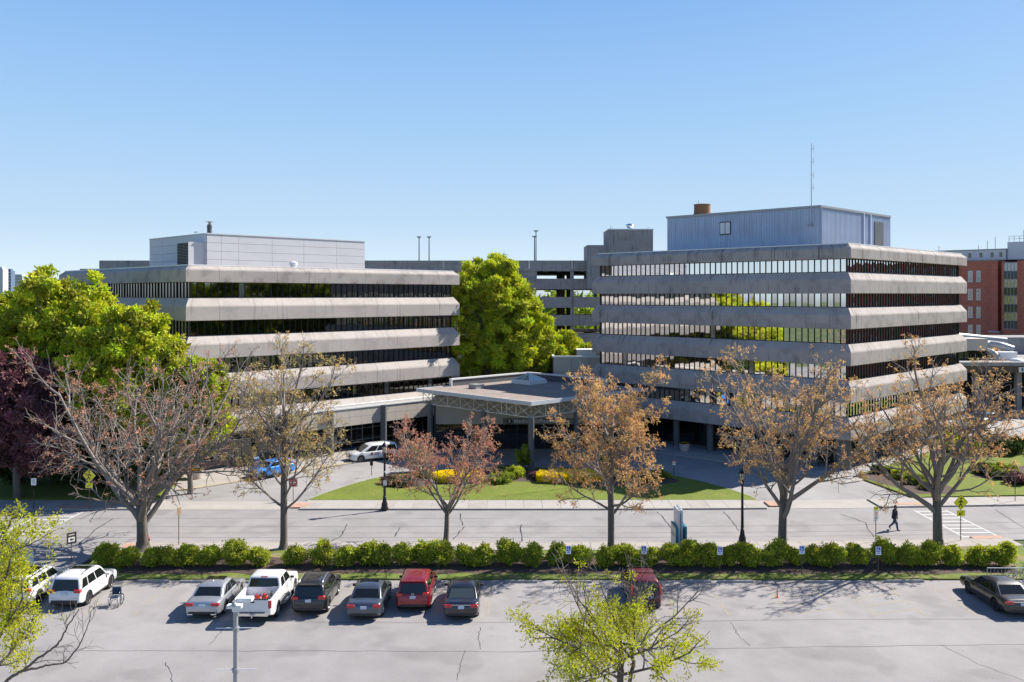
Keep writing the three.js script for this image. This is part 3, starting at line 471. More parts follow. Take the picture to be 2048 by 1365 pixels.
// low cream block between the offices
{
  const g = thing('plant_block', 'low cream panelled block with rooftop units behind the canopy', 'building', [5.2, 0, -112]);
  mesh('core', boxy(.05, 7, 0, 9.1, -9, -.05), M.frame, g);
  for (let i = 0; i < 3; i++) for (let k = 0; k < 5; k++) mesh('wall_panel', metres(boxy(.02 + i * 2.3, 2.28 + i * 2.3, k * 1.82 + .02, k * 1.82 + 1.8, -.05, .03)), M.cream, g);
  for (let i = 0; i < 3; i++) for (let k = 0; k < 5; k++) mesh('wall_panel', metres(boxy(-.05, .03, k * 1.82 + .02, k * 1.82 + 1.8, -2.9 - i * 3, -.06 - i * 3)), M.colPaint, g);
  mesh('coping', [boxy(-.12, 7.05, 9.1, 9.3, -.3, .1), boxy(-.12, .2, 9.101, 9.299, -9, -.3)], M.white, g);
  mesh('rooftop_unit', [boxy(3.2, 5.6, 9.0, 9.85, -5, -2.5), boxy(3.1, 5.7, 9.85, 9.95, -5.1, -2.4)], M.white, g); mesh('rooftop_unit', [boxy(5.7, 7, 9.0, 10.2, -7, -4.5)], M.galv, g);
}
// ---------------------------------------------------------------- parking garage
{
  const D = 150, x0 = -73, x1 = 31, g = thing('parking_garage', 'long grey concrete parking garage behind the trees', 'building', [0, 0, -D]), dep = 36, lev = [3.05, 6.1, 9.15, 12.2, 15.25, 18.35, 21.4], bay = 7.25;
  const n = Math.floor((x1 - x0) / bay), off = x0 + (x1 - x0 - n * bay) + .9;
  lev.forEach((y) => mesh('deck', metres(boxy(x0, x1, y - .32, y, -dep, -.3)), M.garage, g));
  lev.forEach((y) => { for (let i = 0; i < n; i++) { const a = off + i * bay; mesh('spandrel_panel', metres(boxy(a + .02, a + bay - .02, y - .42, y + 1.38, -.28, 0)), M.garage, g); mesh('rear_spandrel_panel', metres(boxy(a + .02, a + bay - .02, y - .42, y + .75, -dep - .2, -dep)), M.garage, g); } });
  for (let i = 0; i <= n; i++) { const a = off + i * bay; mesh('column', metres(boxy(a - .3, a + .3, 0, 21.05, -.75, -.285)), M.garage, g); mesh('column', boxy(a - .25, a + .25, 0, 21.05, -dep + .3, -dep + .8), M.garage, g); if (i % 2 === 0) for (const z of [-12, -24]) mesh('column', boxy(a - .3, a + .3, 0, 21.05, z - .3, z + .3), M.garage, g); }
  mesh('closed_bay', metres(boxy(x0, acr(1074, D), 19.7, 21.05, -.6, -.3)), M.garage, g);
  mesh('ramp_wall', boxy(8.6, 9.5, 3, 21, -22, -10), M.garage, g); mesh('ramp_wall', boxy(10.5, 11.3, 3, 21, -22, -18), M.garage, g);
  for (const y of lev.slice(1)) for (const x of [5.8, 8.2, 12.4]) mesh('ceiling_lamp', box(.9, .1, .25, x, y - .4, -5), M.white, g);
  // stair tower
  const sx0 = acr(1217, 148), sx1 = acr(1306, 148), ax0 = acr(1175, 148);
  mesh('stair_tower', metres(boxy(sx0, sx1, 18, 27.8, -6, 2.2)), M.garage, g); mesh('stair_tower_step', metres(boxy(ax0, sx0 - .02, 18, 25.3, -5.5, 1.6)), M.garage, g); mesh('tower_coping', boxy(sx0 - .08, sx1 + .08, 27.8, 27.95, -6.1, 2.3), M.coping, g);
  const vx = acr(1263, 148);
  mesh('roof_ventilator', [cyl(.45, .5, .4, 16, vx, 27.95, 0), new THREE.SphereGeometry(.75, 16, 10).scale(1, .55, 1).translate(vx, 28.6, 0)], M.chrome, g);
  mesh('tower_antenna', [bar(V(sx0 + .6, 27.9, 0), V(sx0 + .6, 28.7, 0), .04), bar(V(sx0 + .9, 27.9, 0), V(sx0 + .9, 28.4, 0), .04), bar(V(sx1 - .5, 27.9, 0), V(sx1 - .5, 28.4, 0), .05), bar(V(sx0 + .1, 28.1, 0), V(sx0 + .9, 28.1, 0), .04)], M.galv, g);
  for (const [p, t, l] of [[838, 474, 'thin roof lamp post on the garage, leftmost of the pair near the left office'], [858, 474, 'thin roof lamp post on the garage, right one of the pair near the left office'], [1069, 473, 'shorter roof lamp post on the garage in mid picture'], [1072, 462, 'tallest roof lamp post on the garage in mid picture']]) {
    const h = 17 + (590 - t) / 11.6, x = acr(p, 153), q = thing('garage_lamp', l, 'lamp post', [x, 21.2, -153], 0, 'lamp posts on the garage roof');
    mesh('pole', cyl(.07, .1, h - 21.3, 8), M.frame, q); mesh('lamp_head', [box(.75, .14, .4, 0, h - 21.25, 0), box(.2, .2, .2, 0, h - 21.4, 0)], M.frame, q);
  }
}
// ---------------------------------------------------------------- red brick hospital
{
  const C = [acr(1996, 168), 168];                                   // near corner of the left brick block
  const g = thing('hospital_building', 'red brick hospital block with pale top storey at the right edge', 'building', [C[0], 0, -C[1]], -Math.PI / 4);
  // local: +z side is the left facing wall (runs to -x), +x side faces right
  const top = 23.3;
  mesh('wall', metres(boxy(-15, 0, 0, top, -30, 0)), M.brick, g);
  mesh('parapet', boxy(-15.1, .1, top, top + .35, -30, .1), std(.36, .20, .15, .8), g);
  for (let k = 0; k < 6; k++) for (const [a, w] of [[-12.6, .85], [-11.2, .75], [-8.6, .85], [-4.8, .85], [-3.35, .75]]) {
    const y = 19.5 - k * 3.46; const f = mesh('window', boxy(a - w / 2, a + w / 2, y, y + 2.1, -.06, .05), M.white, g); mesh('pane', [boxy(a - w / 2 + .1, a + w / 2 - .1, y + .1, y + 1.1, .04, .065), boxy(a - w / 2 + .1, a + w / 2 - .1, y + 1.2, y + 2.0, .04, .065)], M.blindGlass, f); mesh('sill', boxy(a - w / 2 - .1, a + w / 2 + .1, y - .14, y - .01, 0, .16), M.galv, f);
  }
  // stair bay with curtain wall, standing further right
  mesh('wall', metres(boxy(.05, .75, 0, top - .05, -30, -1.6)), M.brick, g);
  mesh('bay_wall', metres(boxy(.78, 1.12, 0, top + .1, -10, .25)), M.brick, g); mesh('bay_wall', metres(boxy(3.4, 84, 0, top + .1, -10, .25)), M.brick, g); mesh('bay_wall', metres(boxy(1.12, 3.4, 0, 10.6, -10, .24)), M.brick, g);
  mesh('curtain_core', boxy(1.12, 3.4, 10.6, top - .2, -10, -.02), M.dark, g);
  for (let i = 0; i < 4; i++) for (let k = 0; k < 8; k++) mesh('curtain_pane', boxy(1.15 + i * .57, 1.68 + i * .57, 10.66 + k * 1.55, 12.1 + k * 1.55, 0, .1), (k % 2 ? M.blindGlass : std(.05, .07, .08, .08, .5)), g);
  const fr = []; for (let i = 0; i <= 4; i++) fr.push(boxy(1.09 + i * .57, 1.16 + i * .57, 10.6, top - .1, .05, .2)); for (let k = 0; k <= 8; k++) fr.push(boxy(1.12, 3.4, 10.58 + k * 1.55, 10.66 + k * 1.55, .04, .19)); mesh('curtain_frame', fr, M.galv, g);
  // right wing seen only in reflections and at the edge: window rows
  for (let k = 0; k < 6; k++) for (let i = 0; i < 20; i++) { const a = 5.5 + i * 3.8, y = 3 + k * 3.46; const f = mesh('window', boxy(a, a + 1.1, y, y + 2, .2, .3), M.white, g); mesh('pane', boxy(a + .1, a + 1.0, y + .1, y + 1.9, .29, .32), M.blindGlass, f); }
  // pale top storey
  mesh('top_storey', metres(boxy(-14.6, .9, top + .35, top + 2.3, -28, -1.6)), M.metalPanel, g); mesh('top_coping', boxy(-14.8, 1.0, top + 2.3, top + 2.48, -28.1, -1.45), M.galv, g);
  for (const a of [-8.2, -5.4, -3.4, -1.4, .1]) { const f = mesh('window', boxy(a - .36, a + .36, top + .8, top + 1.9, -1.62, -1.52), M.white, g); mesh('pane', boxy(a - .28, a + .28, top + .88, top + 1.82, -1.54, -1.5), M.dimGlass, f); }
  mesh('plant_room', metres(boxy(1.05, 30, top + .35, top + 3.7, -24, -2.2)), M.metalPanel, g);
  const rl = []; for (let i = 0; i < 14; i++) rl.push(bar(V(1.2 + i * .9, top + 3.7, -2.6), V(1.2 + i * .9, top + 4.8, -2.6), .04, 4)); for (const y of [4.3, 4.8]) rl.push(bar(V(1.2, top + y, -2.6), V(12.9, top + y, -2.6), .04, 4)); mesh('railing', rl, M.galv, g);
  mesh('rooftop_vent', [boxy(4.6, 5.4, top + 3.7, top + 6.4, -5, -4), cyl(.3, .3, 2.2, 12, 3.6, top + 3.7, -4)], M.galv, g);
  for (const [a, h] of [[-4.6, 1.1], [-3.0, 1.9], [-1.6, 2.6], [-12, 1.2]]) mesh('roof_aerial', bar(V(a, top + 2.2, -4), V(a, top + 2.3 + h, -4), .045, 5), M.frame, g);
  mesh('lower_roof', boxy(-1.2, .75, 9.9, 10.2, -2.6, 1.6), M.galv, g); mesh('lower_wall', metres(boxy(-1.1, .7, 0, 9.9, .01, 1.5)), M.brick, g);
}
// ---------------------------------------------------------------- emergency entrance
{
  const D = 128, g = thing('emergency_building', 'low tan emergency entrance with silver roof ducts beside the right office', 'building', [acr(1927, D), 0, -D]), s = FOCAL / D;
  const Y = (py) => EYE - (py - HORIZON) / s, X = (p) => (p - 1927) / s;
  mesh('upper_wall', metres(boxy(-6, X(1988), Y(703), Y(679), -14, -1.5)), M.cream, g); mesh('upper_glazing', boxy(-6, X(1987), Y(719), Y(703), -14, -1.7), M.dimGlass, g);
  for (let i = 0; i < 5; i++) mesh('mullion', boxy(X(1940 + i * 11.5), X(1941.4 + i * 11.5), Y(719), Y(703), -1.72, -1.6), M.frame, g);
  mesh('canopy_roof', metres(boxy(-8, 46, Y(729), Y(722), -16, 3)), M.garage, g); mesh('canopy_fascia', boxy(-8, 46, Y(742), Y(729), 2.4, 2.9), std(.10, .07, .05, .7), g);
  mesh('dark_entrance', boxy(-8, 46, 0, Y(729), -14, -8), M.dark, g);
  for (const x of [1, 7, 13, 20, 28]) mesh('column', boxy(x - .35, x + .35, 0, Y(729), 1.2, 1.9), M.garage, g);
  const sg = mesh('sign_board', boxy(X(2015), X(2015) + 6.6, Y(741.5), Y(731.5), 2.92, 3.02), M.white, g);
  mesh('lettering', text('EMERGENCY', .47, .03).translate(X(2019), Y(739.5), 3.03).applyMatrix4(new THREE.Matrix4()), M.black, sg);
  // roof ducts and units
  const duct = (pts, r) => pipe(pts, r, 12, 30);
  mesh('roof_duct', duct([[X(1935), 10.9, -6], [X(1980), 10.6, -6.5], [X(2020), 10.3, -6.5], [X(2060), 10.0, -6]], .55), M.galv, g);
  mesh('roof_duct', duct([[X(1988), 9.6, -4], [X(2012), 9.6, -4.5], [X(2030), 9.4, -3.5], [X(2050), 8.9, -3]], .6), M.galv, g);
  mesh('roof_duct', duct([[X(1992), 8.6, -4], [X(1998), 8.6, -2], [X(2003), 7.9, -1.2], [X(2003), 7.2, -1.2]], .5), M.galv, g);
  mesh('roof_unit', rbox(2.6, 1.2, 2, .1, X(2026), Y(722) + .6, -2), M.white, g); mesh('roof_dome', new THREE.SphereGeometry(.9, 16, 8, 0, 6.3, 0, 1.57).scale(1, .5, 1).translate(X(2030), Y(722), .6), M.white, g); mesh('roof_unit', rbox(3.6, 1.6, 3, .15, X(2048), Y(722) + .8, -8), M.galv, g);
  mesh('rear_block', metres(boxy(-12, 40, 0, 10.2, -22, -14.1)), M.garage, g);
}
// ---------------------------------------------------------------- far towers
for (const [p0, p1, t, D, m, l] of [[-14, 5, 534, 1400, [.55, .57, .6], 'pale slab tower on the horizon at the left edge'], [6, 21, 538, 1500, [.10, .15, .24], 'dark blue glass tower on the far horizon'], [24, 44, 549, 1600, [.42, .44, .47], 'wide pale tower on the far horizon, rightmost of three']]) {
  const h = EYE + (HORIZON - t) * D / FOCAL, w = (p1 - p0) * D / FOCAL, g = thing('distant_tower', l, 'tower', [acr((p0 + p1) / 2, D), 0, -D], 0, 'towers on the horizon');
  mesh('shaft', boxy(-w / 2, w / 2, 0, h - 3, -w, 0), std(...m, .7), g); mesh('crown', boxy(-w / 3, w / 3, h - 3, h, -w * .8, -w * .2), std(...m, .7), g);
  for (let k = 0; k < 9; k++) mesh('window_row', boxy(-w / 2 + .8, w / 2 - .8, h - 7 - k * 5, h - 5 - k * 5, 0, .2), M.blindGlass, g);
}

// ---------------------------------------------------------------- trees and shrubs
const leafMat = (r, g, b, t = .35) => new THREE.MeshPhysicalMaterial({ color: lin(r, g, b), roughness: .9, side: THREE.DoubleSide, transmission: t, thickness: 0, ior: 1.3 });
function leafSprig(seed, n, size, len, narrow = .5) {                   // a sprig of n folded leaves round a point
  const r = rnd(seed), out = [];
  for (let i = 0; i < n; i++) {
    const d = V(r() - .5, r() - .35, r() - .5).normalize(), s = V(r() - .5, r() - .5, r() - .5).cross(d).normalize(), up = d.clone().cross(s), o = d.clone().multiplyScalar(size * len * r()), L = size * (.7 + .6 * r()), w = L * narrow;
    const a = o, c = o.clone().addScaledVector(d, L).addScaledVector(up, -.15 * L), l = o.clone().addScaledVector(d, L * .5).addScaledVector(s, w * .5).addScaledVector(up, .12 * L), q = o.clone().addScaledVector(d, L * .5).addScaledVector(s, -w * .5).addScaledVector(up, .12 * L);
    for (const v of [a, l, c, a, c, q]) out.push(v.x, v.y, v.z);
  }
  const g = new THREE.BufferGeometry(); g.setAttribute('position', new THREE.BufferAttribute(new Float32Array(out), 3)); g.computeVertexNormals(); return g;
}
function instanced(name, geo, mat, items, parent, tint) {          // items: [pos, scale, spin]; tint(k) gives a colour factor triple
  const im = new THREE.InstancedMesh(geo, mat, items.length), m = new THREE.Matrix4(), q = new THREE.Quaternion(), e = new THREE.Euler(), c = new THREE.Color();
  items.forEach(([p, s, sp], i) => { e.set(sp * 1.7, sp * 5.1, sp * 2.9); q.setFromEuler(e); m.compose(p, q, V(s, s, s)); im.setMatrixAt(i, m); if (tint) { const t = tint(i); im.setColorAt(i, c.setRGB(t[0], t[1], t[2])); } });
  im.name = name; im.castShadow = im.receiveShadow = true; im.userData.kind = 'stuff'; im.frustumCulled = false; parent.add(im); return im;
}
function limb(pts, r0, r1, sides, out) {                               // tapered tube through points, appended to out
  const n = pts.length, rings = []; let nrm = V(1, 0, 0);
  for (let i = 0; i < n; i++) {
    const t = pts[Math.min(n - 1, i + 1)].clone().sub(pts[Math.max(0, i - 1)]).normalize();
    nrm.addScaledVector(t, -nrm.dot(t)); if (nrm.lengthSq() < 1e-4) nrm.set(t.y, -t.x, .3).addScaledVector(t, -t.dot(V(t.y, -t.x, .3))); nrm.normalize();
    const b = t.clone().cross(nrm), r = lerp(r0, r1, Math.pow(i / (n - 1), .9)), ring = [];
    for (let k = 0; k < sides; k++) { const a = k / sides * 2 * Math.PI, dir = nrm.clone().multiplyScalar(Math.cos(a)).addScaledVector(b, Math.sin(a)); ring.push([pts[i].clone().addScaledVector(dir, r), dir]); }
    rings.push(ring);
  }
  for (let i = 0; i < n - 1; i++) for (let k = 0; k < sides; k++) { const a = rings[i][k], b = rings[i][(k + 1) % sides], c = rings[i + 1][(k + 1) % sides], d = rings[i + 1][k]; for (const [v, j, kk] of [[a, i, k], [b, i, k + 1], [c, i + 1, k + 1], [a, i, k], [c, i + 1, k + 1], [d, i + 1, k]]) { out.p.push(v[0].x, v[0].y, v[0].z); out.n.push(v[1].x, v[1].y, v[1].z); out.u.push(kk / sides * Math.max(.3, r0 * 6), j * .5); } }
}
const woodGeo = (o) => { const g = new THREE.BufferGeometry(); g.setAttribute('position', new THREE.BufferAttribute(new Float32Array(o.p), 3)); g.setAttribute('normal', new THREE.BufferAttribute(new Float32Array(o.n), 3)); g.setAttribute('uv', new THREE.BufferAttribute(new Float32Array(o.u), 2)); return g; };
// an open branching tree; cfg.levels: per level { n, len, ang, wob, lift, seg, from }
function branching(seed, cfg) {
  const r = rnd(seed), trunkO = { p: [], n: [], u: [] }, out = { p: [], n: [], u: [] }, tips = [];
  const spread = (d, ang, az) => { const a = Math.abs(d.y) < .9 ? V(0, 1, 0) : V(1, 0, 0), s = a.cross(d).normalize(), t = d.clone().cross(s); return d.clone().multiplyScalar(Math.cos(ang)).addScaledVector(s, Math.sin(ang) * Math.cos(az)).addScaledVector(t, Math.sin(ang) * Math.sin(az)).normalize(); };
  function grow(p, d, len, rad, lv) {
    const L = cfg.levels[lv], n = L.seg, pts = [p.clone()], dirs = [d.clone()]; let q = p.clone(), e = d.clone();
    for (let i = 0; i < n; i++) { e.x += (r() - .5) * L.wob; e.z += (r() - .5) * L.wob; e.y += (r() - .5) * L.wob + L.lift; e.normalize(); q = q.clone().addScaledVector(e, len / n); pts.push(q); dirs.push(e.clone()); }
    limb(pts, rad, lv === 0 ? rad * .72 : Math.max(cfg.minR, rad * (lv >= cfg.levels.length - 1 ? .4 : .35)), lv < 2 ? 8 : lv < 3 ? 5 : 3, lv === 0 ? trunkO : out);
    const at = (t) => { const f = t * n, i = Math.min(n - 1, Math.floor(f)); return [pts[i].clone().lerp(pts[i + 1], f - i), dirs[i + 1].clone()]; };
    if (lv + 1 < cfg.levels.length) {
      const C = cfg.levels[lv + 1]; let az = r() * 6.28;
      for (let i = 0; i < C.n; i++) {
        const t = Math.min(1, C.from + (1 - C.from) * ((i + .35 + r() * .5) / C.n)), [bp, bd] = at(t); az += 2.4 + (r() - .5) * .9;
        let cd = spread(bd, (C.ang + (r() - .5) * C.ang * .6) * (i === C.n - 1 && lv > 0 ? .35 : 1), az);
        if (cfg.bias && lv === 0) cd.addScaledVector(cfg.bias, .25).normalize();
        const cl = len * 0 + C.len * (.7 + .6 * r()) * (lv === 0 ? 1 : lerp(1.12, .6, t)); grow(bp, cd, cl, Math.max(cfg.minR, Math.min(rad * .75, rad * C.rad * (.8 + .4 * r()))), lv + 1);
      }
    }
    if (lv >= cfg.levels.length - 1) { tips.push([pts[n], dirs[n]]); if (r() < .6) { const [a, b] = at(.5 + r() * .3); tips.push([a, b]); } }
  }
  grow(V(0, 0, 0), V(cfg.lean || 0, 1, cfg.leanZ || 0).normalize(), cfg.levels[0].len, cfg.trunkR, 0);
  for (const [line, ra, rb, kids, lv, klen] of cfg.extra || []) {       // limbs drawn by hand, with side shoots
    const cv = new THREE.CatmullRomCurve3(line), pts = cv.getPoints(line.length * 6); for (let i = 1; i < pts.length; i++) pts[i].add(V(r() - .5, r() - .5, r() - .5).multiplyScalar(.05)); limb(pts, ra, rb, 7, out);
    for (let i = 0; i < kids; i++) { const t = .3 + .7 * (i + r()) / kids, p = cv.getPoint(Math.min(1, t)), d = spread(cv.getTangent(Math.min(1, t)), .5 + .5 * r(), r() * 6.28), keepLen = cfg.levels[lv].len; grow(p, d, klen * (.6 + .7 * r()), Math.max(cfg.minR, lerp(ra, rb, t) * .45), lv); }
  }
  return { trunk: woodGeo(trunkO), branches: woodGeo(out), tips };
}
const budMats = [leafMat(.78, .50, .20, .35), leafMat(.60, .31, .19, .35), leafMat(.64, .48, .18, .35)];
const budSprig = leafSprig(11, 7, .17, .5, .34);
const flare = (r) => { const f = []; for (let i = 0; i <= 6; i++) f.push([r * (1 + .55 * Math.pow(1 - i / 6, 2.4)), i * .09]); return lathe(f, 14); };
function streetTree(px_, py_, o) {
  const [x, d] = gp(px_, py_, .1), g = thing('street_tree', o.label, 'tree', [x, .1, -d], o.turn || 0, 'budding street trees along the near sidewalk');
  const k = o.k, b = branching(o.seed, { trunkR: o.r, minR: .012, lean: o.lean, levels: [
    { len: o.trunk, wob: .07, lift: .02, seg: 8 },
    { n: o.limbs, len: o.len, ang: o.ang, wob: .24, lift: o.up, seg: 9, from: o.from, rad: o.thick || .5 },
    { n: 6, len: o.len * .46, ang: .7, wob: .36, lift: .045, seg: 6, from: .22, rad: .42 },
    { n: 5, len: o.len * .24, ang: .75, wob: .5, lift: .03, seg: 5, from: .2, rad: .5 },
    { n: 4, len: o.len * .115, ang: .8, wob: .6, lift: .0, seg: 3, from: .2, rad: .6 }] });
  mesh('trunk', mergeGeometries([norm(b.trunk), norm(flare(o.r))]), M.bark, g); mesh('branches', b.branches, M.barkPale, g);
  const r = rnd(o.seed + 9), items = []; for (const [p] of b.tips) if (r() < o.buds) { items.push([p, .75 + .7 * r(), r() * 9]); if (r() < .35) items.push([p.clone().add(V(r() - .5, r() - .5, r() - .5).multiplyScalar(.4)), .6 + .6 * r(), r() * 9]); }
  instanced('buds', budSprig, budMats[o.bud], items, g, () => { const v = .7 + .6 * r(); return [v, v * (.85 + .3 * r()), v]; });
}
streetTree(285, 1100, { seed: 101, r: .42, trunk: 3.6, limbs: 12, len: 9.0, ang: .78, from: .40, up: .05, buds: .30, bud: 1, label: 'many stemmed grey street tree with reddish buds by the fire hydrant' });
streetTree(567, 1098, { seed: 113, r: .25, trunk: 9.2, limbs: 17, len: 4.3, ang: 1.0, from: .24, up: .075, thick: .34, buds: .26, bud: 2, label: 'sparse budding street tree behind the white pickup, second from left' });
streetTree(892, 1092, { seed: 124, r: .20, trunk: 2.7, limbs: 7, len: 4.9, ang: .72, from: .7, up: .05, buds: .55, bud: 1, label: 'small rusty budded street tree left of the canopy column' });
streetTree(1222, 1104, { seed: 137, r: .23, trunk: 8.2, limbs: 17, len: 3.9, ang: .98, from: .26, up: .07, thick: .38, buds: .42, bud: 0, label: 'round crowned budding street tree in front of the canopy' });
streetTree(1565, 1102, { seed: 149, r: .31, trunk: 5.4, limbs: 12, len: 6.3, ang: .70, from: .36, up: .06, buds: .42, bud: 0, label: 'budding street tree between the lamp post and the handicap signs' });
streetTree(1877, 1096, { seed: 158, r: .34, trunk: 5.2, limbs: 12, len: 6.5, ang: .74, from: .42, up: .05, buds: .44, bud: 0, label: 'orange budded street tree beside the right crosswalk' });

// leafy crowns: clumps of sprigs spread through lobes, carried on limbs from the trunk
function leafy(name, label, pos, o, group) {
  const g = thing(name, label, o.category || 'tree', pos, 0, group), r = rnd(o.seed), out = { p: [], n: [], u: [] }, tr = { p: [], n: [], u: [] }, items = [];
  const H = o.trunk, top = V((r() - .5) * .6, H, (r() - .5) * .6);
  if (o.r) limb([V(0, -.1, 0), V(.02, H * .15, 0), V(.1 * (r() - .5), H * .5, .1), top], o.r * 1.25, o.r * .8, 10, tr);
  for (const [cx, cy, cz, rx, ry, rz, n0] of o.lobes) {
    const n = Math.round(n0 * (o.loose || 1));
    for (let i = 0; i < n; i++) {
      let d = V(r() - .5, r() - .5, r() - .5); while (d.lengthSq() > .25 || d.lengthSq() < .001) d.set(r() - .5, r() - .5, r() - .5); d.normalize();
      const f = Math.pow(r(), .36) * (.86 + .26 * vn(d.x * 2.2 + 9, d.y * 2.2 + d.z * 2.2 + 9, 64, 64, o.seed & 63)), c = V(cx + d.x * rx * f, cy + d.y * ry * f, cz + d.z * rz * f), cr = o.clump * (.45 + 1.1 * r() * r() + .25 * r());
      if (c.y < o.low) continue;
      if (o.r && (i % o.limbEvery === 0)) { const s = V(top.x * .5, H * (.35 + .65 * r()), top.z * .5), m = s.clone().lerp(c, .5).add(V((r() - .5) * 1.0, .9 + r() * .4, (r() - .5) * 1.0).multiplyScalar(c.distanceTo(s) * .12)); limb(new THREE.CatmullRomCurve3([s, m, c]).getPoints(7), o.r * (.16 + .3 * r()), .02, 5, out); }
      for (let k = 0; k < o.per; k++) {
        const v = V(r() - .5, r() - .5, r() - .5).normalize().multiplyScalar(cr * Math.pow(r(), .45)); v.y *= .62; const p = c.clone().add(v);
        items.push([p, (.7 + .6 * r()) * (o.leaf || 1), r() * 9]);
      }
    }
  }
  if (o.r) { mesh('trunk', woodGeo(tr), o.bark || M.bark, g); if (out.p.length) mesh('limbs', woodGeo(out), o.bark || M.bark, g); }
  const tone = Array.from({ length: 97 }, () => .55 + .8 * r());
  instanced(o.part || 'crown', o.sprig || bigSprig, o.mat, items, g, (i) => { const t = tone[Math.floor(i / o.per) % 97], w = r(); return [t * (.85 + .4 * w), t, t * (.8 + .5 * w)]; });
  return g;
}
const bigSprig = leafSprig(21, 9, .36, .8, .55), midSprig = leafSprig(22, 8, .22, .8, .55), shrubSprig = leafSprig(23, 7, .13, .7, .55), locustSprig = leafSprig(24, 16, .115, 1.9, .42);
const springGreen = leafMat(.48, .55, .022, .38), freshGreen = leafMat(.27, .35, .018, .45), deepGreen = leafMat(.05, .09, .014, .3), plum = leafMat(.22, .095, .10, .25), hedgeGreen = leafMat(.47, .54, .03, .5), yellowLeaf = leafMat(.95, .78, .008, .35), limeLeaf = leafMat(.52, .54, .012, .5);
const at = (p, d, y = 0) => [acr(p, d), y, -d];
leafy('shade_tree', 'tall bright green tree rising between the two office buildings', at(985, 114), { seed: 301, r: .42, trunk: 9, clump: .72, loose: 2.0, per: 23, limbEvery: 4, low: 5.4, mat: springGreen, lobes: [[-.8, 17.2, 0, 5.6, 4.6, 5.2, 95], [-3.2, 13.4, .5, 4.8, 4.6, 4.8, 60], [3.4, 13.6, -.6, 4.6, 4.4, 4.6, 70], [.4, 20, 0, 3.2, 2.4, 3, 30], [4.2, 9.8, 1, 4.2, 3.2, 3.8, 40], [-1, 9, 1.6, 4.4, 3, 3.4, 26]] }, 'green trees between the offices');
leafy('shade_tree', 'low spreading green tree in front of the garage beside the right office', at(1115, 120), { seed: 302, r: .28, trunk: 5, clump: .7, loose: 2, per: 26, limbEvery: 3, low: 2.5, mat: springGreen, lobes: [[0, 8.6, 0, 5.0, 3.6, 4.4, 80], [3.4, 8.2, 0, 3.0, 2.4, 3, 30], [-3.5, 7.2, 0, 3.6, 3.2, 3.4, 40]] }, 'green trees between the offices');
leafy('shade_tree', 'shaded green tree at the foot of the gap behind the canopy', at(1040, 118), { seed: 303, r: .25, trunk: 4, clump: .75, loose: 1.8, per: 26, limbEvery: 4, low: .8, mat: freshGreen, lobes: [[0, 4.6, 0, 5.2, 3.4, 3.4, 60], [-4.4, 4.2, 0, 3.4, 3.2, 3, 34], [4.6, 4, 0, 3.4, 2.8, 3, 30]] }, 'green trees between the offices');
leafy('shade_tree', 'big yellow green tree at the far left in front of the left office', at(112, 81), { seed: 311, r: .45, trunk: 7.5, clump: .66, loose: 2.0, per: 23, limbEvery: 3, low: 4, mat: springGreen, lobes: [[0, 14.4, 0, 5.7, 4.8, 5, 110], [-4.2, 12.4, 0, 4.6, 4.6, 4.4, 66], [2.6, 12.6, 1, 4.0, 4.6, 4.2, 60], [.6, 8.6, 2, 5, 3, 3.6, 40]] }, 'big leafy trees left of the left office');
leafy('shade_tree', 'big yellow green tree whose crown hides the left office corner', at(262, 77), { seed: 312, r: .4, trunk: 6.5, clump: .64, loose: 2.0, per: 22, limbEvery: 3, low: 4.5, mat: springGreen, lobes: [[.3, 12.8, 0, 3.3, 3.6, 3.6, 66], [-2.0, 11.2, .4, 4, 3.6, 3.6, 50], [2.0, 10.8, 0, 2.5, 3, 2.8, 34], [-.4, 8.2, 1, 4.4, 2.8, 3.4, 46]] }, 'big leafy trees left of the left office');
leafy('shade_tree', 'smaller lime green tree behind the many stemmed street tree', at(380, 76), { seed: 313, r: .22, trunk: 4.2, clump: .6, loose: 2, per: 23, limbEvery: 3, low: 2.2, mat: springGreen, lobes: [[.2, 9.0, 0, 2.8, 3.0, 2.4, 40], [.6, 5.8, .4, 2.8, 2.6, 2.4, 38], [-2.2, 6.6, 0, 2.4, 2.4, 2, 26]] }, 'big leafy trees left of the left office');
leafy('shade_tree', 'dark green understorey tree behind the purple tree', at(190, 80), { seed: 314, r: .3, trunk: 3.5, clump: 1.1, per: 45, limbEvery: 5, low: .5, mat: deepGreen, lobes: [[0, 4.6, 0, 6.4, 4.4, 3.4, 95], [-6, 4.2, 0, 5, 4, 3, 60], [5.2, 3.4, 1.5, 4, 3.2, 2.6, 44]] }, 'big leafy trees left of the left office');
leafy('purple_tree', 'dark purple leaved tree at the left picture edge', at(34, 74), { seed: 321, r: .3, trunk: 4, clump: .7, loose: 1.8, per: 30, limbEvery: 5, low: 1.4, mat: plum, lobes: [[0, 8.6, 0, 3.4, 3.8, 3.4, 80], [-2.6, 6.6, 0, 3.4, 3.6, 3, 50], [1.6, 5.6, .4, 2.8, 3.4, 2.8, 50]] });
leafy('shade_tree', 'green tree behind the garage seen past its left end', at(20, 180), { seed: 331, r: .4, trunk: 7, clump: 1.7, per: 40, limbEvery: 7, low: 3, leaf: 1.6, mat: freshGreen, lobes: [[0, 11, 0, 9, 7, 6, 90], [-12, 10, 0, 9, 6, 6, 80], [12, 9, 0, 8, 6, 6, 70]] }, 'distant trees');
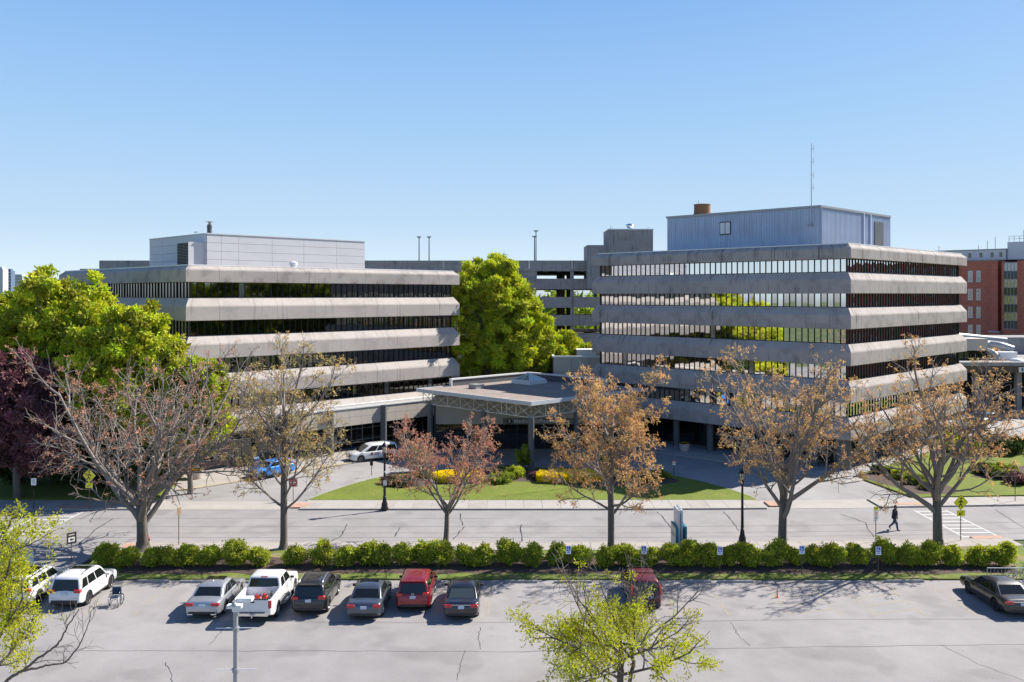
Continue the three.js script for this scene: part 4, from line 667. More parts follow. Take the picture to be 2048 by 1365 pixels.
// out-of-view trees on the right, mirrored in the left office's windows to darken them
[[70, 34, 1.3], [72, 46, 1.3], [70, 57, 1.3], [74, 68, 1.35], [80, 80, 1.35], [88, 40, 1.4], [92, 60, 1.45], [96, 74, 1.45], [90, 92, 1.4]].forEach(([x, d, k], i) => leafy('shade_tree', 'leafy tree outside the right picture edge, ' + ['first', 'second', 'third', 'fourth', 'fifth', 'sixth', 'seventh', 'eighth', 'ninth'][i] + ' of those mirrored in the left office windows', [x, 0, -d], { seed: 341 + i, r: .4, trunk: 6, clump: 1.5, per: 26, limbEvery: 8, low: 2.5, leaf: 1.5, mat: freshGreen, lobes: [[0, 11 * k, 0, 6 * k, 6 * k, 6 * k, 90], [2, 7 * k, 0, 6 * k, 4 * k, 6 * k, 40]] }, 'trees mirrored in the left office windows'));
// far wood behind the garage
{
  const r = rnd(400), items = []; for (let i = 0; i < 9000; i++) { const x = -420 + r() * 840, d = 235 + r() * 120, hh = 9 + 9 * vn(x / 14 + 100, d / 14, 256, 256, 3); items.push([V(x, hh * Math.pow(r(), .6), -d), 5 + 4 * r(), r() * 9]); }
  const im = instanced('far_wood', bigSprig, freshGreen, items, scene, () => { const t = .6 + .7 * r(); return [t, t, t]; }); tag(im, 'green wood far behind the garage and hospital', 'wood', null, 'stuff');
}
// hedge along the lot
{
  const P = [212, 258, 306, 344, 372, 420, 474, 516, 590, 640, 688, 734, 762, 808, 846, 878, 932, 964, 1020, 1058, 1122, 1166, 1214, 1252, 1296, 1344, 1378, 1418, 1466, 1502, 1550, 1590, 1630, 1664, 1716, 1774, 1818, 1862, 1908, 1956, 2004];
  const S_ = [.95, .85, .9, .95, 1, 1, 1.05, .9, .95, 1.05, .9, 1, .9, 1.05, 1, 1.1, .95, 1, 1.1, .95, 1, .95, 1, .9, .85, 1, 1.15, .95, .95, .85, 1, .85, .8, .95, 1, 1.05, .9, 1.05, .85, 1, 1.15], r = rnd(55);
  const ord = ['first', 'second', 'third', 'fourth', 'fifth', 'sixth', 'seventh', 'eighth', 'ninth', 'tenth'];
  const tens = ['eleventh', 'twelfth', 'thirteenth', 'fourteenth', 'fifteenth', 'sixteenth', 'seventeenth', 'eighteenth', 'nineteenth', 'twentieth', 'twenty first', 'twenty second', 'twenty third', 'twenty fourth', 'twenty fifth', 'twenty sixth', 'twenty seventh', 'twenty eighth', 'twenty ninth', 'thirtieth', 'thirty first'];
  const nth = (i) => i < 10 ? ord[i] + ' from the left end' : i > 30 ? (i === 40 ? 'last at the right end' : ord[40 - i] + ' from the right end') : tens[i - 10] + ' from the left end';
  P.forEach((p, i) => {
    const d = 55.6 + (r() - .5) * .5, s = S_[i] * (.86 + .22 * r());
    leafy('hedge_shrub', 'bright green shrub in the long hedge, ' + nth(i), at(p, d, .1), { category: 'shrub', part: 'foliage', seed: 500 + i, r: .05, trunk: .5 * s, clump: .24 * s, loose: 2.1, per: 8, limbEvery: 4, low: .18, mat: hedgeGreen, sprig: shrubSprig, lobes: [[0, .70 * s, 0, .74 * s, .52 * s, .62 * s, 30], [.7 * (r() - .5), (.9 + .2 * r()) * s, .3 * (r() - .5), .42 * s, .42 * s, .4 * s, 11], [.9 * (r() - .5), (.75 + .3 * r()) * s, .3 * (r() - .5), .36 * s, .4 * s, .36 * s, 8], [1.0 * (r() - .5), .5 * s, .15, .55 * s, .32 * s, .5 * s, 10]] }, 'shrubs of the hedge along the parking row');
  });
}
// island and lawn planting
const shrub = (label, p, py, w, h, mat, seed, o = {}) => { const [x, d] = gp(p, py, .13); leafy(o.name || 'garden_shrub', label, [x, .13, -d], { category: 'shrub', part: 'foliage', seed, r: o.stem ? .05 : .04, trunk: o.stem || h * .4, clump: .26, per: o.per || 20, limbEvery: 6, low: o.stem || .05, mat, sprig: shrubSprig, leaf: o.leaf || 1, lobes: o.lobes || [[0, (o.stem || 0) + h * .5, 0, w / 2, h * .52, w / 2, o.n || Math.round(24 * w * h + 10)]] }, 'planting'); };
function clipped(label, p, py, w, dpt, h, seed) {                       // clipped golden hedge: flat topped mass of small leaves
  const [x, d] = gp(p, py, .14), g = thing('golden_hedge', label, 'hedge', [x, .14, -d], 0, 'golden clipped hedges on the island'), r = rnd(seed), items = [];
  const st = { p: [], n: [], u: [] }; for (let i = 0; i < 14; i++) { const a = (r() - .5) * w * .8, b = (r() - .5) * dpt * .6; limb([V(a, 0, b), V(a + .1, h * .4, b), V(a + .2 * (r() - .5), h * .8, b)], .03, .012, 5, st); } mesh('stems', woodGeo(st), M.bark, g);
  for (let i = 0; i < 5200; i++) { const u = (r() - .5) * 2, v = (r() - .5) * 2, e = Math.pow(Math.abs(u), 4) + Math.pow(Math.abs(v), 2.6); if (e > 1) continue; const lift = h * (1 - .25 * e) + .06 * Math.sin(u * 9 + v * 4), y = r() < .55 ? lift - .16 * r() : .12 + (lift - .12) * r(); items.push([V(u * w / 2, y, v * dpt / 2), .75 + .5 * r(), r() * 9]); }
  instanced('foliage', shrubSprig, yellowLeaf, items, g, () => { const t = .75 + .5 * r(); return [t, t * (.9 + .2 * r()), t]; });
}
clipped('golden yellow clipped hedge left of the canopy column', 915, 962, 4.6, 2.4, .75, 611); clipped('golden yellow clipped hedge right of the canopy column', 1140, 962, 6.0, 2.6, .8, 612);
shrub('round topiary bush on a stem left of the golden hedges', 834, 942, 1.9, 1.6, freshGreen, 621, { stem: .5, n: 90 }); shrub('round topiary bush on a stem beside the canopy column', 1049, 938, 1.8, 1.7, freshGreen, 622, { stem: .5, n: 90 });
[[800, 972, 2.4, .7, deepGreen, 'low dark shrub at the left end of the island bed'], [775, 968, 1.2, .6, plum, 'low reddish shrub beside the left end of the island bed'], [855, 955, 2.0, .5, freshGreen, 'low green plants left of the left golden hedge'], [1000, 965, 2.4, .7, freshGreen, 'spiky green perennials between the golden hedges'], [1030, 955, 1.8, .9, springGreen, 'bright green leafy clump between the golden hedges'], [1075, 958, 1.3, .6, plum, 'rusty low shrub left of the right golden hedge'], [1010, 948, 2.2, .6, deepGreen, 'dark low shrubs below the round topiary bush'], [1245, 955, 2.2, .6, plum, 'rusty low shrubs right of the right golden hedge'], [1215, 935, 1.4, 1.1, freshGreen, 'green bush behind the right end of the golden hedge'], [1290, 965, 2.4, .7, deepGreen, 'dark low shrubs at the right end of the island bed'], [1320, 955, 1.8, .6, freshGreen, 'green low shrubs near the small red notice on the island'],
  [1757, 947, 1.0, .7, deepGreen, 'dark grass clump at the left tip of the right lawn bed'], [1772, 949, .9, .7, freshGreen, 'second grass clump in the right lawn bed'], [1786, 952, .9, .7, deepGreen, 'third grass clump in the right lawn bed'], [1800, 958, 1.4, .8, springGreen, 'lime green shrub in the right lawn bed'], [1830, 968, 1.8, .8, freshGreen, 'spreading shrub in the middle of the right lawn bed'], [1858, 978, 1.6, .7, freshGreen, 'low shrub near the walk in the right lawn bed'],
  [1925, 905, 5, 1.6, springGreen, 'wide lime green shrub mass behind the right street tree'], [1890, 880, 3, 1.5, freshGreen, 'green shrubs beside the walk of the right office'], [2010, 955, 3.0, 1.1, freshGreen, 'green shrubs in the bed at the right picture edge'], [2035, 968, 2.2, .9, plum, 'reddish shrubs in the bed at the right picture edge'], [1975, 948, 2.4, .9, deepGreen, 'dark low shrubs left of the right edge bed'], [2000, 905, 6, 1.8, deepGreen, 'dark hedge behind the right lawn'], [340, 955, 3.0, 1.0, springGreen, 'lime green low shrub beside the left office corner planter'], [300, 965, 2.0, .8, freshGreen, 'green low shrub left of the corner planter'], [70, 930, 9, 2.4, deepGreen, 'dark hedge under the purple tree'], [220, 915, 8, 2.6, deepGreen, 'dark shrub bank under the big left trees']].forEach(([p, py, w, h, m, l], i) => shrub(l, p, py, w, h, m, 640 + i, { per: 18 }));
// young locust trees in the foreground
function locust(label, x, d, o) {
  const g = thing('young_locust_tree', label, 'tree', [x, 0, -d], 0, 'young trees in the foreground'), pt = (p, py, dd = 0) => V(acr(p, d + dd) - x, EYE - (py - HORIZON) * (d + dd) / FOCAL, -dd), b = branching(o.seed, { trunkR: o.r, minR: .008, bias: o.bias, extra: o.extra.map(([l, ...rest]) => [l.map((q) => pt(...q)), ...rest]), levels: [
    { len: o.trunk, wob: .1, lift: .02, seg: 6 }, { n: o.limbs, len: o.len, ang: o.ang, wob: .3, lift: .03, seg: 8, from: .35, rad: .5 }, { n: 6, len: o.len * .42, ang: .75, wob: .45, lift: .02, seg: 6, from: .25, rad: .5 }, { n: 4, len: o.len * .2, ang: .8, wob: .5, lift: .0, seg: 4, from: .2, rad: .55 }] });
  mesh('trunk', b.trunk, M.bark, g); mesh('branches', b.branches, M.bark, g);
  const r = rnd(o.seed + 5), items = [];
  for (const [p, dd] of b.tips) { if (!o.keep(p, r)) continue; const n = 1 + Math.floor(r() * 4); for (let i = 0; i < n; i++) items.push([p.clone().addScaledVector(dd, -.45 * i * r()).add(V(r() - .5, r() - .5, r() - .5).multiplyScalar(.26)), .7 + .6 * r(), r() * 9]); }
  instanced('leaves', locustSprig, limeLeaf, items, g, () => { const t = .7 + .6 * r(); return [t, t * (.9 + .2 * r()), t]; });
}
locust('young yellow green tree in the lower middle foreground', acr(1236, 36), 36, { seed: 711, r: .12, trunk: 2.9, limbs: 15, len: 3.7, ang: 1.36, bias: V(-.5, 0, 0), keep: (p, r) => r() < (p.y < 3.2 ? .9 : p.y < 4.6 && Math.abs(p.x) < 1.3 ? .5 : p.y < 4.0 ? .4 : .03), extra: [
  [[[1242, 1420], [1267, 1328], [1262, 1306], [1255, 1269], [1245, 1244], [1250, 1215, -.2], [1260, 1188, -.3], [1263, 1156, -.3], [1264, 1128, -.3]], .09, .015, 9, 2, .9], [[[1266, 1310], [1269, 1292], [1268, 1246, .2], [1271, 1210, .3], [1282, 1161, .4], [1297, 1138, .4]], .06, .012, 7, 2, .8], [[[1264, 1318], [1237, 1287, .2], [1205, 1260, .3], [1176, 1220, .4], [1150, 1195, .4]], .055, .012, 6, 2, .8], [[[1238, 1420], [1246, 1342], [1241, 1281, -.4], [1228, 1240, -.5], [1205, 1180, -.5], [1188, 1130, -.5]], .06, .012, 7, 2, .8], [[[1225, 1420], [1187, 1360], [1165, 1323, .3], [1161, 1285, .4], [1172, 1225, .4], [1168, 1170, .4], [1178, 1125, .4]], .05, .01, 8, 2, .7]] });
locust('yellow green tree with long bare limbs at the lower left corner', acr(-40, 33), 33, { seed: 734, r: .17, trunk: 6.0, limbs: 11, len: 2.9, ang: 1.0, keep: (p, r) => r() < (p.x < 1.6 ? .9 : p.y > 7 ? .8 : .02), extra: [
  [[[-40, 1440], [10, 1364], [43, 1343], [81, 1313], [114, 1290], [136, 1250], [157, 1220]], .075, .018, 7, 2, .8], [[[43, 1343], [93, 1332, .2], [126, 1326, .3], [152, 1300, .3], [172, 1260, .3], [182, 1222, .3]], .05, .012, 7, 2, .6], [[[-36, 1320], [0, 1250], [30, 1225], [52, 1210], [68, 1180]], .05, .012, 4, 2, .5], [[[-40, 1260], [-10, 1190], [8, 1160], [28, 1103], [63, 1088], [112, 1060]], .06, .012, 6, 2, .7]] });

// ---------------------------------------------------------------- vehicles
const paint = (r, g, b, metal = 0, rough = .45) => new THREE.MeshPhysicalMaterial({ color: lin(r, g, b), metalness: metal, roughness: rough, clearcoat: 1, clearcoatRoughness: .06 });
const carGlass = new THREE.MeshPhysicalMaterial({ color: lin(.010, .012, .013), roughness: .04, ior: 1.55 });
const tailRed = new THREE.MeshPhysicalMaterial({ color: lin(.42, .008, .010), roughness: .15, clearcoat: 1 }), lampClear = std(.20, .21, .22, .12, .3), trim = std(.025, .025, .027, .6), plateMat = std(.50, .56, .66, .5);
const tbl = (t, u) => { let k = 0; while (k < t.length - 2 && t[k + 1][0] < u) k++; const a = t[k], b = t[k + 1]; return lerp(a[1], b[1], clamp((u - a[0]) / (b[0] - a[0]))); };
const wheelCache = new Map();
function wheelGeos(r, w) {
  const key = r + '_' + w; if (wheelCache.has(key)) return wheelCache.get(key);
  const ri = r * .68, tyre = lathe([[ri, -w / 2], [r * .93, -w / 2], [r, -w * .34], [r, w * .34], [r * .93, w / 2], [ri, w / 2], [ri * .96, 0], [ri, -w / 2]], 28).rotateX(Math.PI / 2);
  const parts = [lathe([[0, w * .30], [ri * .2, w * .33], [ri * .24, w * .26]], 20).rotateX(Math.PI / 2), lathe([[ri, w * .46], [ri * .9, w * .44], [ri * .88, w * .3], [ri * .88, -w * .3]], 28).rotateX(Math.PI / 2)];
  for (let i = 0; i < 5; i++) for (const s of [-.16, .16]) { const b = box(ri * .14, ri * .78, w * .12, 0, ri * .52, w * .3); b.rotateZ(s); b.rotateZ(i * 2 * Math.PI / 5); parts.push(b); }
  const v = [tyre, merge(parts), lathe([[0, w * .1], [ri * .88, w * .1]], 20).rotateX(Math.PI / 2)]; wheelCache.set(key, v); return v;
}
function wheel(g, x, y, z, r, w, rimMat, name = 'wheel') {
  const o = new THREE.Group(); o.name = name; o.position.set(x, y, z); if (z < 0) o.rotation.y = Math.PI; g.add(o);
  const [t, rim, back] = wheelGeos(r, w); mesh('tyre', t, M.rubber, o); mesh('rim', rim, rimMat, o); mesh('brake_disc', back, M.frame, o); return o;
}
function car(o) {                                                     // local +x is forwards
  const g = thing(o.name, o.label, o.category || 'car', o.pos, o.turn, o.group), L = o.L, W = o.W, H = o.H, hl = L / 2, wr = o.wr || .34, X = (u) => -hl + u * L;
  const xr = -hl + o.ro, xf = xr + o.wb, ar = wr + .065, floor = o.clear || .25;
  const xs = new Set(); for (const e of [0, .015, .05, .11, .2]) { xs.add(-hl + e); xs.add(hl - e); } for (let x = -hl + .3; x < hl - .25; x += .16) xs.add(x);
  for (const c of [xr, xf]) for (let k = -9; k <= 9; k++) xs.add(c + ar * Math.sin(k / 9 * Math.PI / 2));
  if (o.bed) { xs.add(X(o.bed) - .002); xs.add(X(o.bed) + .002); }
  const st = [...xs].sort((a, b) => a - b), P = [], idx = [], np = 9, row = np * 2 - 1;
  for (const x of st) {
    const e = clamp((hl - Math.abs(x)) / (o.nose || .5)), w = W / 2 * (.82 + .18 * Math.sqrt(1 - (1 - e) ** 2)), u = (x + hl) / L;
    let yb = floor + .10 * sstep(.35, 0, hl - Math.abs(x)), arch = false; for (const c of [xr, xf]) if (Math.abs(x - c) < ar) { const q = wr + Math.sqrt(ar * ar - (x - c) ** 2); if (q > yb) { yb = q; arch = true; } }
    const yt = tbl(o.top, u); let s;
    const y1 = Math.max(yb + .03, .36 * o.k), y2 = Math.max(y1 + .03, .6 * o.k);
    if (o.bed && x < X(o.bed)) { const rail = yt, fl = o.bedFloor, wi = w * .985 - .12; s = [[w * (arch ? .99 : .94), yb], [w, y1], [w, Math.min(y2, rail - .1)], [w * .985, rail - .06], [w * .97, rail], [wi, rail - .01], [wi, fl], [wi * .5, fl], [0, fl]]; }
    else { const y3 = Math.max(y2 + .02, yt - .10); s = [[w * (arch ? .99 : .93), yb], [w, y1], [w, y2], [w * .985, y3], [w * .955, Math.max(y3 + .01, yt - .035)], [w * .90, yt], [w * .7, yt + .018], [w * .35, yt + .03], [0, yt + .034]]; }
    for (const [z, y] of s) P.push(x, y, z); for (let i = np - 2; i >= 0; i--) P.push(x, s[i][1], -s[i][0]);
  }
  for (let i = 0; i < st.length - 1; i++) for (let k = 0; k < row - 1; k++) { const a = i * row + k, b = a + 1, c = a + row, d = c + 1; idx.push(a, c, b, b, c, d); }
  for (const [i, f] of [[0, 0], [st.length - 1, 1]]) { const c = P.length / 3; P.push(st[i], .5 * o.k, 0); for (let k = 0; k < row; k++) { const a = i * row + k, b = i * row + (k + 1) % row; f ? idx.push(c, b, a) : idx.push(c, a, b); } }
  let bg = new THREE.BufferGeometry(); bg.setAttribute('position', new THREE.BufferAttribute(new Float32Array(P), 3)); bg.setIndex(idx); bg = toCreasedNormals(bg, .62);
  const body = mesh('body', norm(bg), o.paint, g);
  mesh('underbody', [boxy(-hl + .25, hl - .25, floor - .04, .62 * o.k, -W / 2 + .24, W / 2 - .24)], M.dark, g);
  // cabin
  const [br, bf, rr, rf] = o.cab.map(X), hb = W / 2 * .925, ht = W / 2 * (o.tumble || .74), yb0 = (u) => tbl(o.top, u) - .02, belt = Math.min(yb0(o.cab[0]), yb0(o.cab[1])) - .02;
  const er = (t) => lerp(br, rr, t), ef = (t) => lerp(bf, rf, t), hw = (t) => lerp(hb, ht, Math.pow(t, 1.15)), yy = (t) => lerp(belt, H - .02, t);
  const ring = (x0, x1, w, y, c) => { const pts = []; for (const [cx, cz, a0] of [[x1 - c, w - c * .6, 0], [x0 + c, w - c * .6, 1], [x0 + c, -w + c * .6, 2], [x1 - c, -w + c * .6, 3]]) for (let k = 0; k <= 3; k++) { const a = (a0 + k / 3) * Math.PI / 2; pts.push([cx + c * Math.cos(a), y, cz + c * .6 * Math.sin(a)]); } return pts; };
  const rings = [ring(er(0), ef(0), hw(0), yy(0), .10), ring(er(.45), ef(.45), hw(.45), yy(.45), .12), ring(er(.84), ef(.84), hw(.84), yy(.84), .14), ring(er(.94) + .05, ef(.94) - .06, hw(.94) - .05, yy(.95), .18), ring(er(1) + .16, ef(1) - .2, hw(1) - .16, H, .22), ring(lerp(rr, rf, .3), lerp(rr, rf, .7), ht * .45, H + .025, .2)];
  const CP = [], ci = [], rn = rings[0].length; for (const q of rings) for (const p of q) CP.push(...p);
  for (let i = 0; i < rings.length - 1; i++) for (let k = 0; k < rn; k++) { const a = i * rn + k, b = i * rn + (k + 1) % rn; ci.push(a, a + rn, b, b, a + rn, b + rn); }
  { const c = CP.length / 3; CP.push((rr + rf) / 2, H + .03, 0); for (let k = 0; k < rn; k++) ci.push((rings.length - 1) * rn + k, c, (rings.length - 1) * rn + (k + 1) % rn); }
  let cg = new THREE.BufferGeometry(); cg.setAttribute('position', new THREE.BufferAttribute(new Float32Array(CP), 3)); cg.setIndex(ci); mesh('roof', norm(toCreasedNormals(cg, .7)), o.roofPaint || o.paint, g);
  // glass set just proud of the pillars
  const side = (s) => ([f, t]) => V(lerp(er(t) + .02, ef(t) - .02, f), yy(t), s * (hw(t) + .012));
  for (const s of [1, -1]) for (const [a, b, c, d] of o.panes) { const q = [[a, .14], [b, .14], [d, .80], [c, .80]]; mesh('side_window', polySlab(s > 0 ? q : [...q].reverse(), side(s), .02), carGlass, g); }
  const endq = (e, s, t0, t1, m) => { const f = (k, t) => V(e(t) + s * .014, yy(t), k * (hw(t) - m - .04 * t)); return s > 0 ? quadSlab([f(1, t0), f(-1, t0), f(-1, t1), f(1, t1)], .02) : quadSlab([f(-1, t0), f(1, t0), f(1, t1), f(-1, t1)], .02); };
  mesh('windshield', endq(ef, 1, .06, .84, .07), carGlass, g); mesh('rear_window', endq(er, -1, o.rw || .1, .82, .10), o.rearGlass || carGlass, g);
  for (const s of [1, -1]) { mesh('side_mirror', rbox(.13, .13, .2, .04, X(o.cab[1]) - .42, belt + .12, s * (W / 2 + .06)), o.mirror || o.paint, g); }
  // wheels
  for (const x of [xr, xf]) for (const s of [1, -1]) wheel(g, x, wr, s * (W / 2 - .125), wr, .225, o.rim || M.alu);
  // lamps, plate, bumper, handles
  for (const s of [1, -1]) {
    const [ty, th, tw] = o.tail; mesh('taillight', rbox(.26, th, tw, .035, -hl + .10, ty, s * (W / 2 - tw / 2 - .05)), tailRed, g);
    mesh('headlight', rbox(.24, .13, .3, .04, hl - .10, o.head || .64 * o.k, s * (W / 2 * .80 - .16)), lampClear, g);
    for (const hx of o.handles || []) mesh('door_handle', rbox(.18, .035, .03, .012, X(hx), belt - .09, s * (W / 2 * .985 + .008)), o.handle || o.paint, g);
    mesh('rocker', boxy(xr + ar + .02, xf - ar - .02, floor - .03, floor + .10, s * (W / 2 - .05) - .03, s * (W / 2 - .05) + .03), trim, g);
  }
  mesh('license_plate', rbox(.03, .15, .31, .008, -hl - .012, o.plate, o.plateZ || 0), plateMat, g);
  mesh('rear_bumper_trim', rbox(.14, o.lowTrim || .16, W * .78, .04, -hl + .055, floor + .13, 0), o.bumper || trim, g);
  mesh('grille', rbox(.08, .2, W * .5, .03, hl - .04, .55 * o.k, 0), trim, g);
  mesh('door_gap', [X(lerp(o.cab[0], o.cab[1], .5)), X(lerp(o.cab[0], o.cab[1], .88))].flatMap((x) => [1, -1].map((s) => boxy(x - .006, x + .006, floor + .14, belt + .02, s * (W / 2 * .99) - .012, s * (W / 2 * .99) + .012))), trim, g);
  return { g, X, belt, yy, er, ef, hw, hl };
}
const P4 = [[.06, .30, .20, .33], [.33, .58, .36, .62], [.62, .93, .65, .93]];
const sedanTop = (k) => [[0, .62 * k], [.012, .84 * k], [.03, .93 * k], [.16, .97 * k], [.3, .96 * k], [.62, .93 * k], [.72, .91 * k], [.9, .79 * k], [.965, .70 * k], [1, .54 * k]];
const suvTop = (k) => [[0, .60 * k], [.012, .86 * k], [.03, 1.0 * k], [.3, 1.02 * k], [.66, 1.0 * k], [.74, .97 * k], [.93, .86 * k], [.975, .76 * k], [1, .58 * k]];
const north = Math.PI / 2, row = 'vehicles in the parking row';
const bay = (x, rear, L) => [x, .002, -(rear + L / 2)];
const sedan = (o) => car({ W: 1.84, H: 1.46, L: 4.85, ro: 1.08, wb: 2.8, k: 1, wr: .335, top: sedanTop(1), cab: [.13, .735, .30, .545], panes: [[.10, .32, .30, .38], [.35, .60, .41, .64], [.63, .93, .67, .95]], tail: [.80, .16, .40], plate: .74, handles: [.40, .58], turn: north, group: row, ...o });
const suv = (o) => car({ W: 1.86, H: 1.67, L: 4.6, ro: .92, wb: 2.7, k: 1.06, wr: .365, clear: .29, top: suvTop(1.06), cab: [.015, .755, .075, .56], tumble: .78, panes: [[.05, .27, .08, .27], [.30, .57, .30, .60], [.60, .93, .63, .93]], tail: [1.0, .18, .36], plate: .86, handles: [.36, .57], turn: north, group: row, ...o });
const rail = (c, mat = M.alu) => { for (const s of [1, -1]) mesh('roof_rail', [pipe([[c.er(1) + .35, c.yy(1) - .02, s * (c.hw(1) - .1)], [c.er(1) + .5, c.yy(1) + .07, s * (c.hw(1) - .1)], [c.ef(1) - .5, c.yy(1) + .07, s * (c.hw(1) - .1)], [c.ef(1) - .3, c.yy(1) - .03, s * (c.hw(1) - .1)]], .022, 6)], mat, c.g); };
const sunroof = (c, a, b, mat = carGlass) => mesh('sunroof', rbox(b - a, .03, 1.0, .01, (a + b) / 2 + (c.er(1) + c.ef(1)) / 2, c.yy(1) + .035, 0), mat, c.g);
const pWhite = paint(.70, .70, .70), pSilver = paint(.42, .43, .46, .55, .35), pBlack = paint(.004, .004, .005), pSlate = paint(.075, .09, .115, .5, .35), pRed = paint(.26, .006, .012, .35, .35), pNavy = paint(.012, .014, .022, .3, .35), pMaroon = paint(.13, .008, .016, .2, .4), pBlue = paint(.008, .19, .62, .15, .4);
{ const c = suv({ name: 'parked_wagon', label: 'white crossover with a dark glass roof, leftmost in the parking row', paint: pWhite, L: 4.7, pos: bay(-26.95, 48.1, 4.7), H: 1.64, rim: std(.10, .10, .11, .35, .8), mirror: trim }); sunroof(c, -.75, .7); }
{ const c = suv({ name: 'parked_wagon', label: 'white wagon with a black roof panel beside the wheelchair', paint: pWhite, pos: bay(-24.15, 47.95, 4.6), H: 1.72, rim: std(.16, .16, .17, .35, .8), mirror: pWhite, lowTrim: .24 }); sunroof(c, .1, .75); rail(c, trim); }
{ const c = sedan({ name: 'parked_sedan', label: 'silver sedan with a sunroof left of the white pickup', paint: pSilver, L: 4.88, pos: bay(-16.2, 46.45, 4.88), handle: M.chrome }); sunroof(c, .0, .62); mesh('exhaust_trim', [rbox(.1, .07, .3, .02, -c.hl + .02, .31, .62), rbox(.1, .07, .3, .02, -c.hl + .02, .31, -.62)], M.chrome, c.g); mesh('roof_fin', rbox(.14, .06, .04, .015, c.er(1) + .35, c.yy(1) + .05, 0), pWhite, c.g); }
{
  const c = car({ name: 'pickup_truck', category: 'truck', label: 'white pickup truck with red fuel cans in its open bed', paint: pWhite, L: 5.85, W: 2.02, H: 1.87, ro: 1.28, wb: 3.65, k: 1.22, wr: .395, clear: .42, bed: .345, bedFloor: .84, top: [[0, 1.30], [.344, 1.32], [.346, 1.26], [.66, 1.22], [.72, 1.20], [.95, 1.08], [.985, .95], [1, .7]], cab: [.352, .745, .385, .60], tumble: .80, panes: [[.07, .40, .09, .40], [.46, .92, .47, .93]], rw: .12, tail: [1.06, .40, .16], plate: .60, handles: [.50], handle: trim, mirror: trim, turn: north, group: row, pos: bay(-13.35, 45.75, 5.85), bumper: M.chrome, lowTrim: .22, nose: .3 });
  const g = c.g; mesh('tailgate', rbox(.12, .66, 1.64, .02, -c.hl + .03, .98, 0), pWhite, g); mesh('tailgate_cap', rbox(.14, .04, 1.64, .015, -c.hl + .035, 1.325, 0), trim, g); mesh('tailgate_handle', rbox(.03, .08, .24, .015, -c.hl - .035, 1.2, 0), trim, g);
  mesh('bed_wall', boxy(c.X(.343), c.X(.349), .84, 1.32, -.86, .86), pWhite, g); const rb = []; for (let i = 0; i < 9; i++) rb.push(boxy(-c.hl + .15, c.X(.343), .842, .862, -.8 + i * .2 - .04, -.8 + i * .2 + .04)); mesh('bed_ribs', rb, std(.45, .45, .46, .5), g);
  mesh('brake_lamp', rbox(.05, .05, .36, .015, c.er(.92) - .0, c.yy(.93), 0), tailRed, g); for (const s of [1, -1]) mesh('step_bar', pipe([[c.X(.36), .44, s * .92], [c.X(.38), .38, s * 1.02], [c.X(.66), .38, s * 1.02], [c.X(.68), .44, s * .92]], .045, 8), M.alu, g);
  mesh('step_bumper', rbox(.16, .05, 1.3, .02, -c.hl - .02, .66, 0), trim, g); mesh('tow_ball', [cyl(.03, .03, .1, 8, -c.hl - .12, .44, 0), new THREE.SphereGeometry(.035, 8, 6).translate(-c.hl - .12, .56, 0), box(.25, .05, .06, -c.hl - .02, .44, 0)], M.chrome, g);
  const red = std(.55, .035, .015, .45), bx = -13.35, bz = -(45.75 + .95);
  [[.0, 0, .12, 'red plastic fuel can at the tailgate of the white pickup, left one'], [.33, -.18, -.4, 'red plastic fuel can in the white pickup bed, right one']].forEach(([dx, dz, t, l]) => { const q = thing('fuel_can', l, 'fuel can', [bx + dx, .866, bz + dz], t, 'fuel cans in the pickup bed'); mesh('can_body', [rbox(.30, .30, .22, .05, 0, .15, 0), rbox(.18, .06, .14, .02, 0, .32, 0)], red, q); mesh('handle', pipe([[-.1, .3, 0], [-.08, .40, 0], [.06, .40, 0], [.1, .3, 0]], .018, 6), red, q); mesh('spout', bar(V(.1, .3, 0), V(.16, .42, 0), .025, 8), M.black, q); });
  const q = single('tool_bag', [rbox(.5, .22, .3, .07, 0, .11, 0), rbox(.3, .05, .05, .02, 0, .25, 0)], std(.05, .06, .07, .8), 'dark tool bag beside the fuel cans in the pickup bed', 'bag', [bx + .66, .866, bz - .35], .5);
  single('bucket', lathe([[0, 0], [.11, 0], [.14, .3], [.125, .3], [.1, .02], [0, .02]], 16), M.galv, 'small grey bucket in the pickup bed behind the bag', 'bucket', [bx + .5, .866, bz - .75]);
}
{ const c = suv({ name: 'parked_wagon', label: 'black crossover with silver roof rails right of the white pickup', paint: pBlack, L: 4.65, pos: bay(-10.75, 46.9, 4.65), H: 1.65, rim: std(.3, .3, .32, .3, .9) }); rail(c); mesh('spoiler', rbox(.26, .05, 1.25, .02, c.er(1) + .02, c.yy(.97), 0), pBlack, c.g); }
{ const c = sedan({ name: 'parked_sedan', label: 'slate grey sedan with a sunroof left of the red wagon', paint: pSlate, L: 4.6, pos: bay(-7.72, 46.2, 4.6), ro: 1.0, wb: 2.65, mirror: trim }); sunroof(c, -.05, .55); }
{ const c = suv({ name: 'parked_wagon', label: 'glossy red wagon in the middle of the parking row', paint: pRed, L: 4.55, pos: bay(-5.3, 47.45, 4.55), mirror: trim, rim: std(.3, .3, .32, .3, .9) }); mesh('spoiler', rbox(.28, .05, 1.3, .02, c.er(1) + .02, c.yy(.97), 0), pRed, c.g); mesh('badge', new THREE.TorusGeometry(.06, .015, 6, 16).rotateY(Math.PI / 2).translate(-c.hl - .02, 1.02, 0), M.chrome, c.g); mesh('wiper', bar(V(c.er(.12) - .03, c.yy(.14), .05), V(c.er(.2) - .03, c.yy(.22), -.4), .012), trim, c.g); }
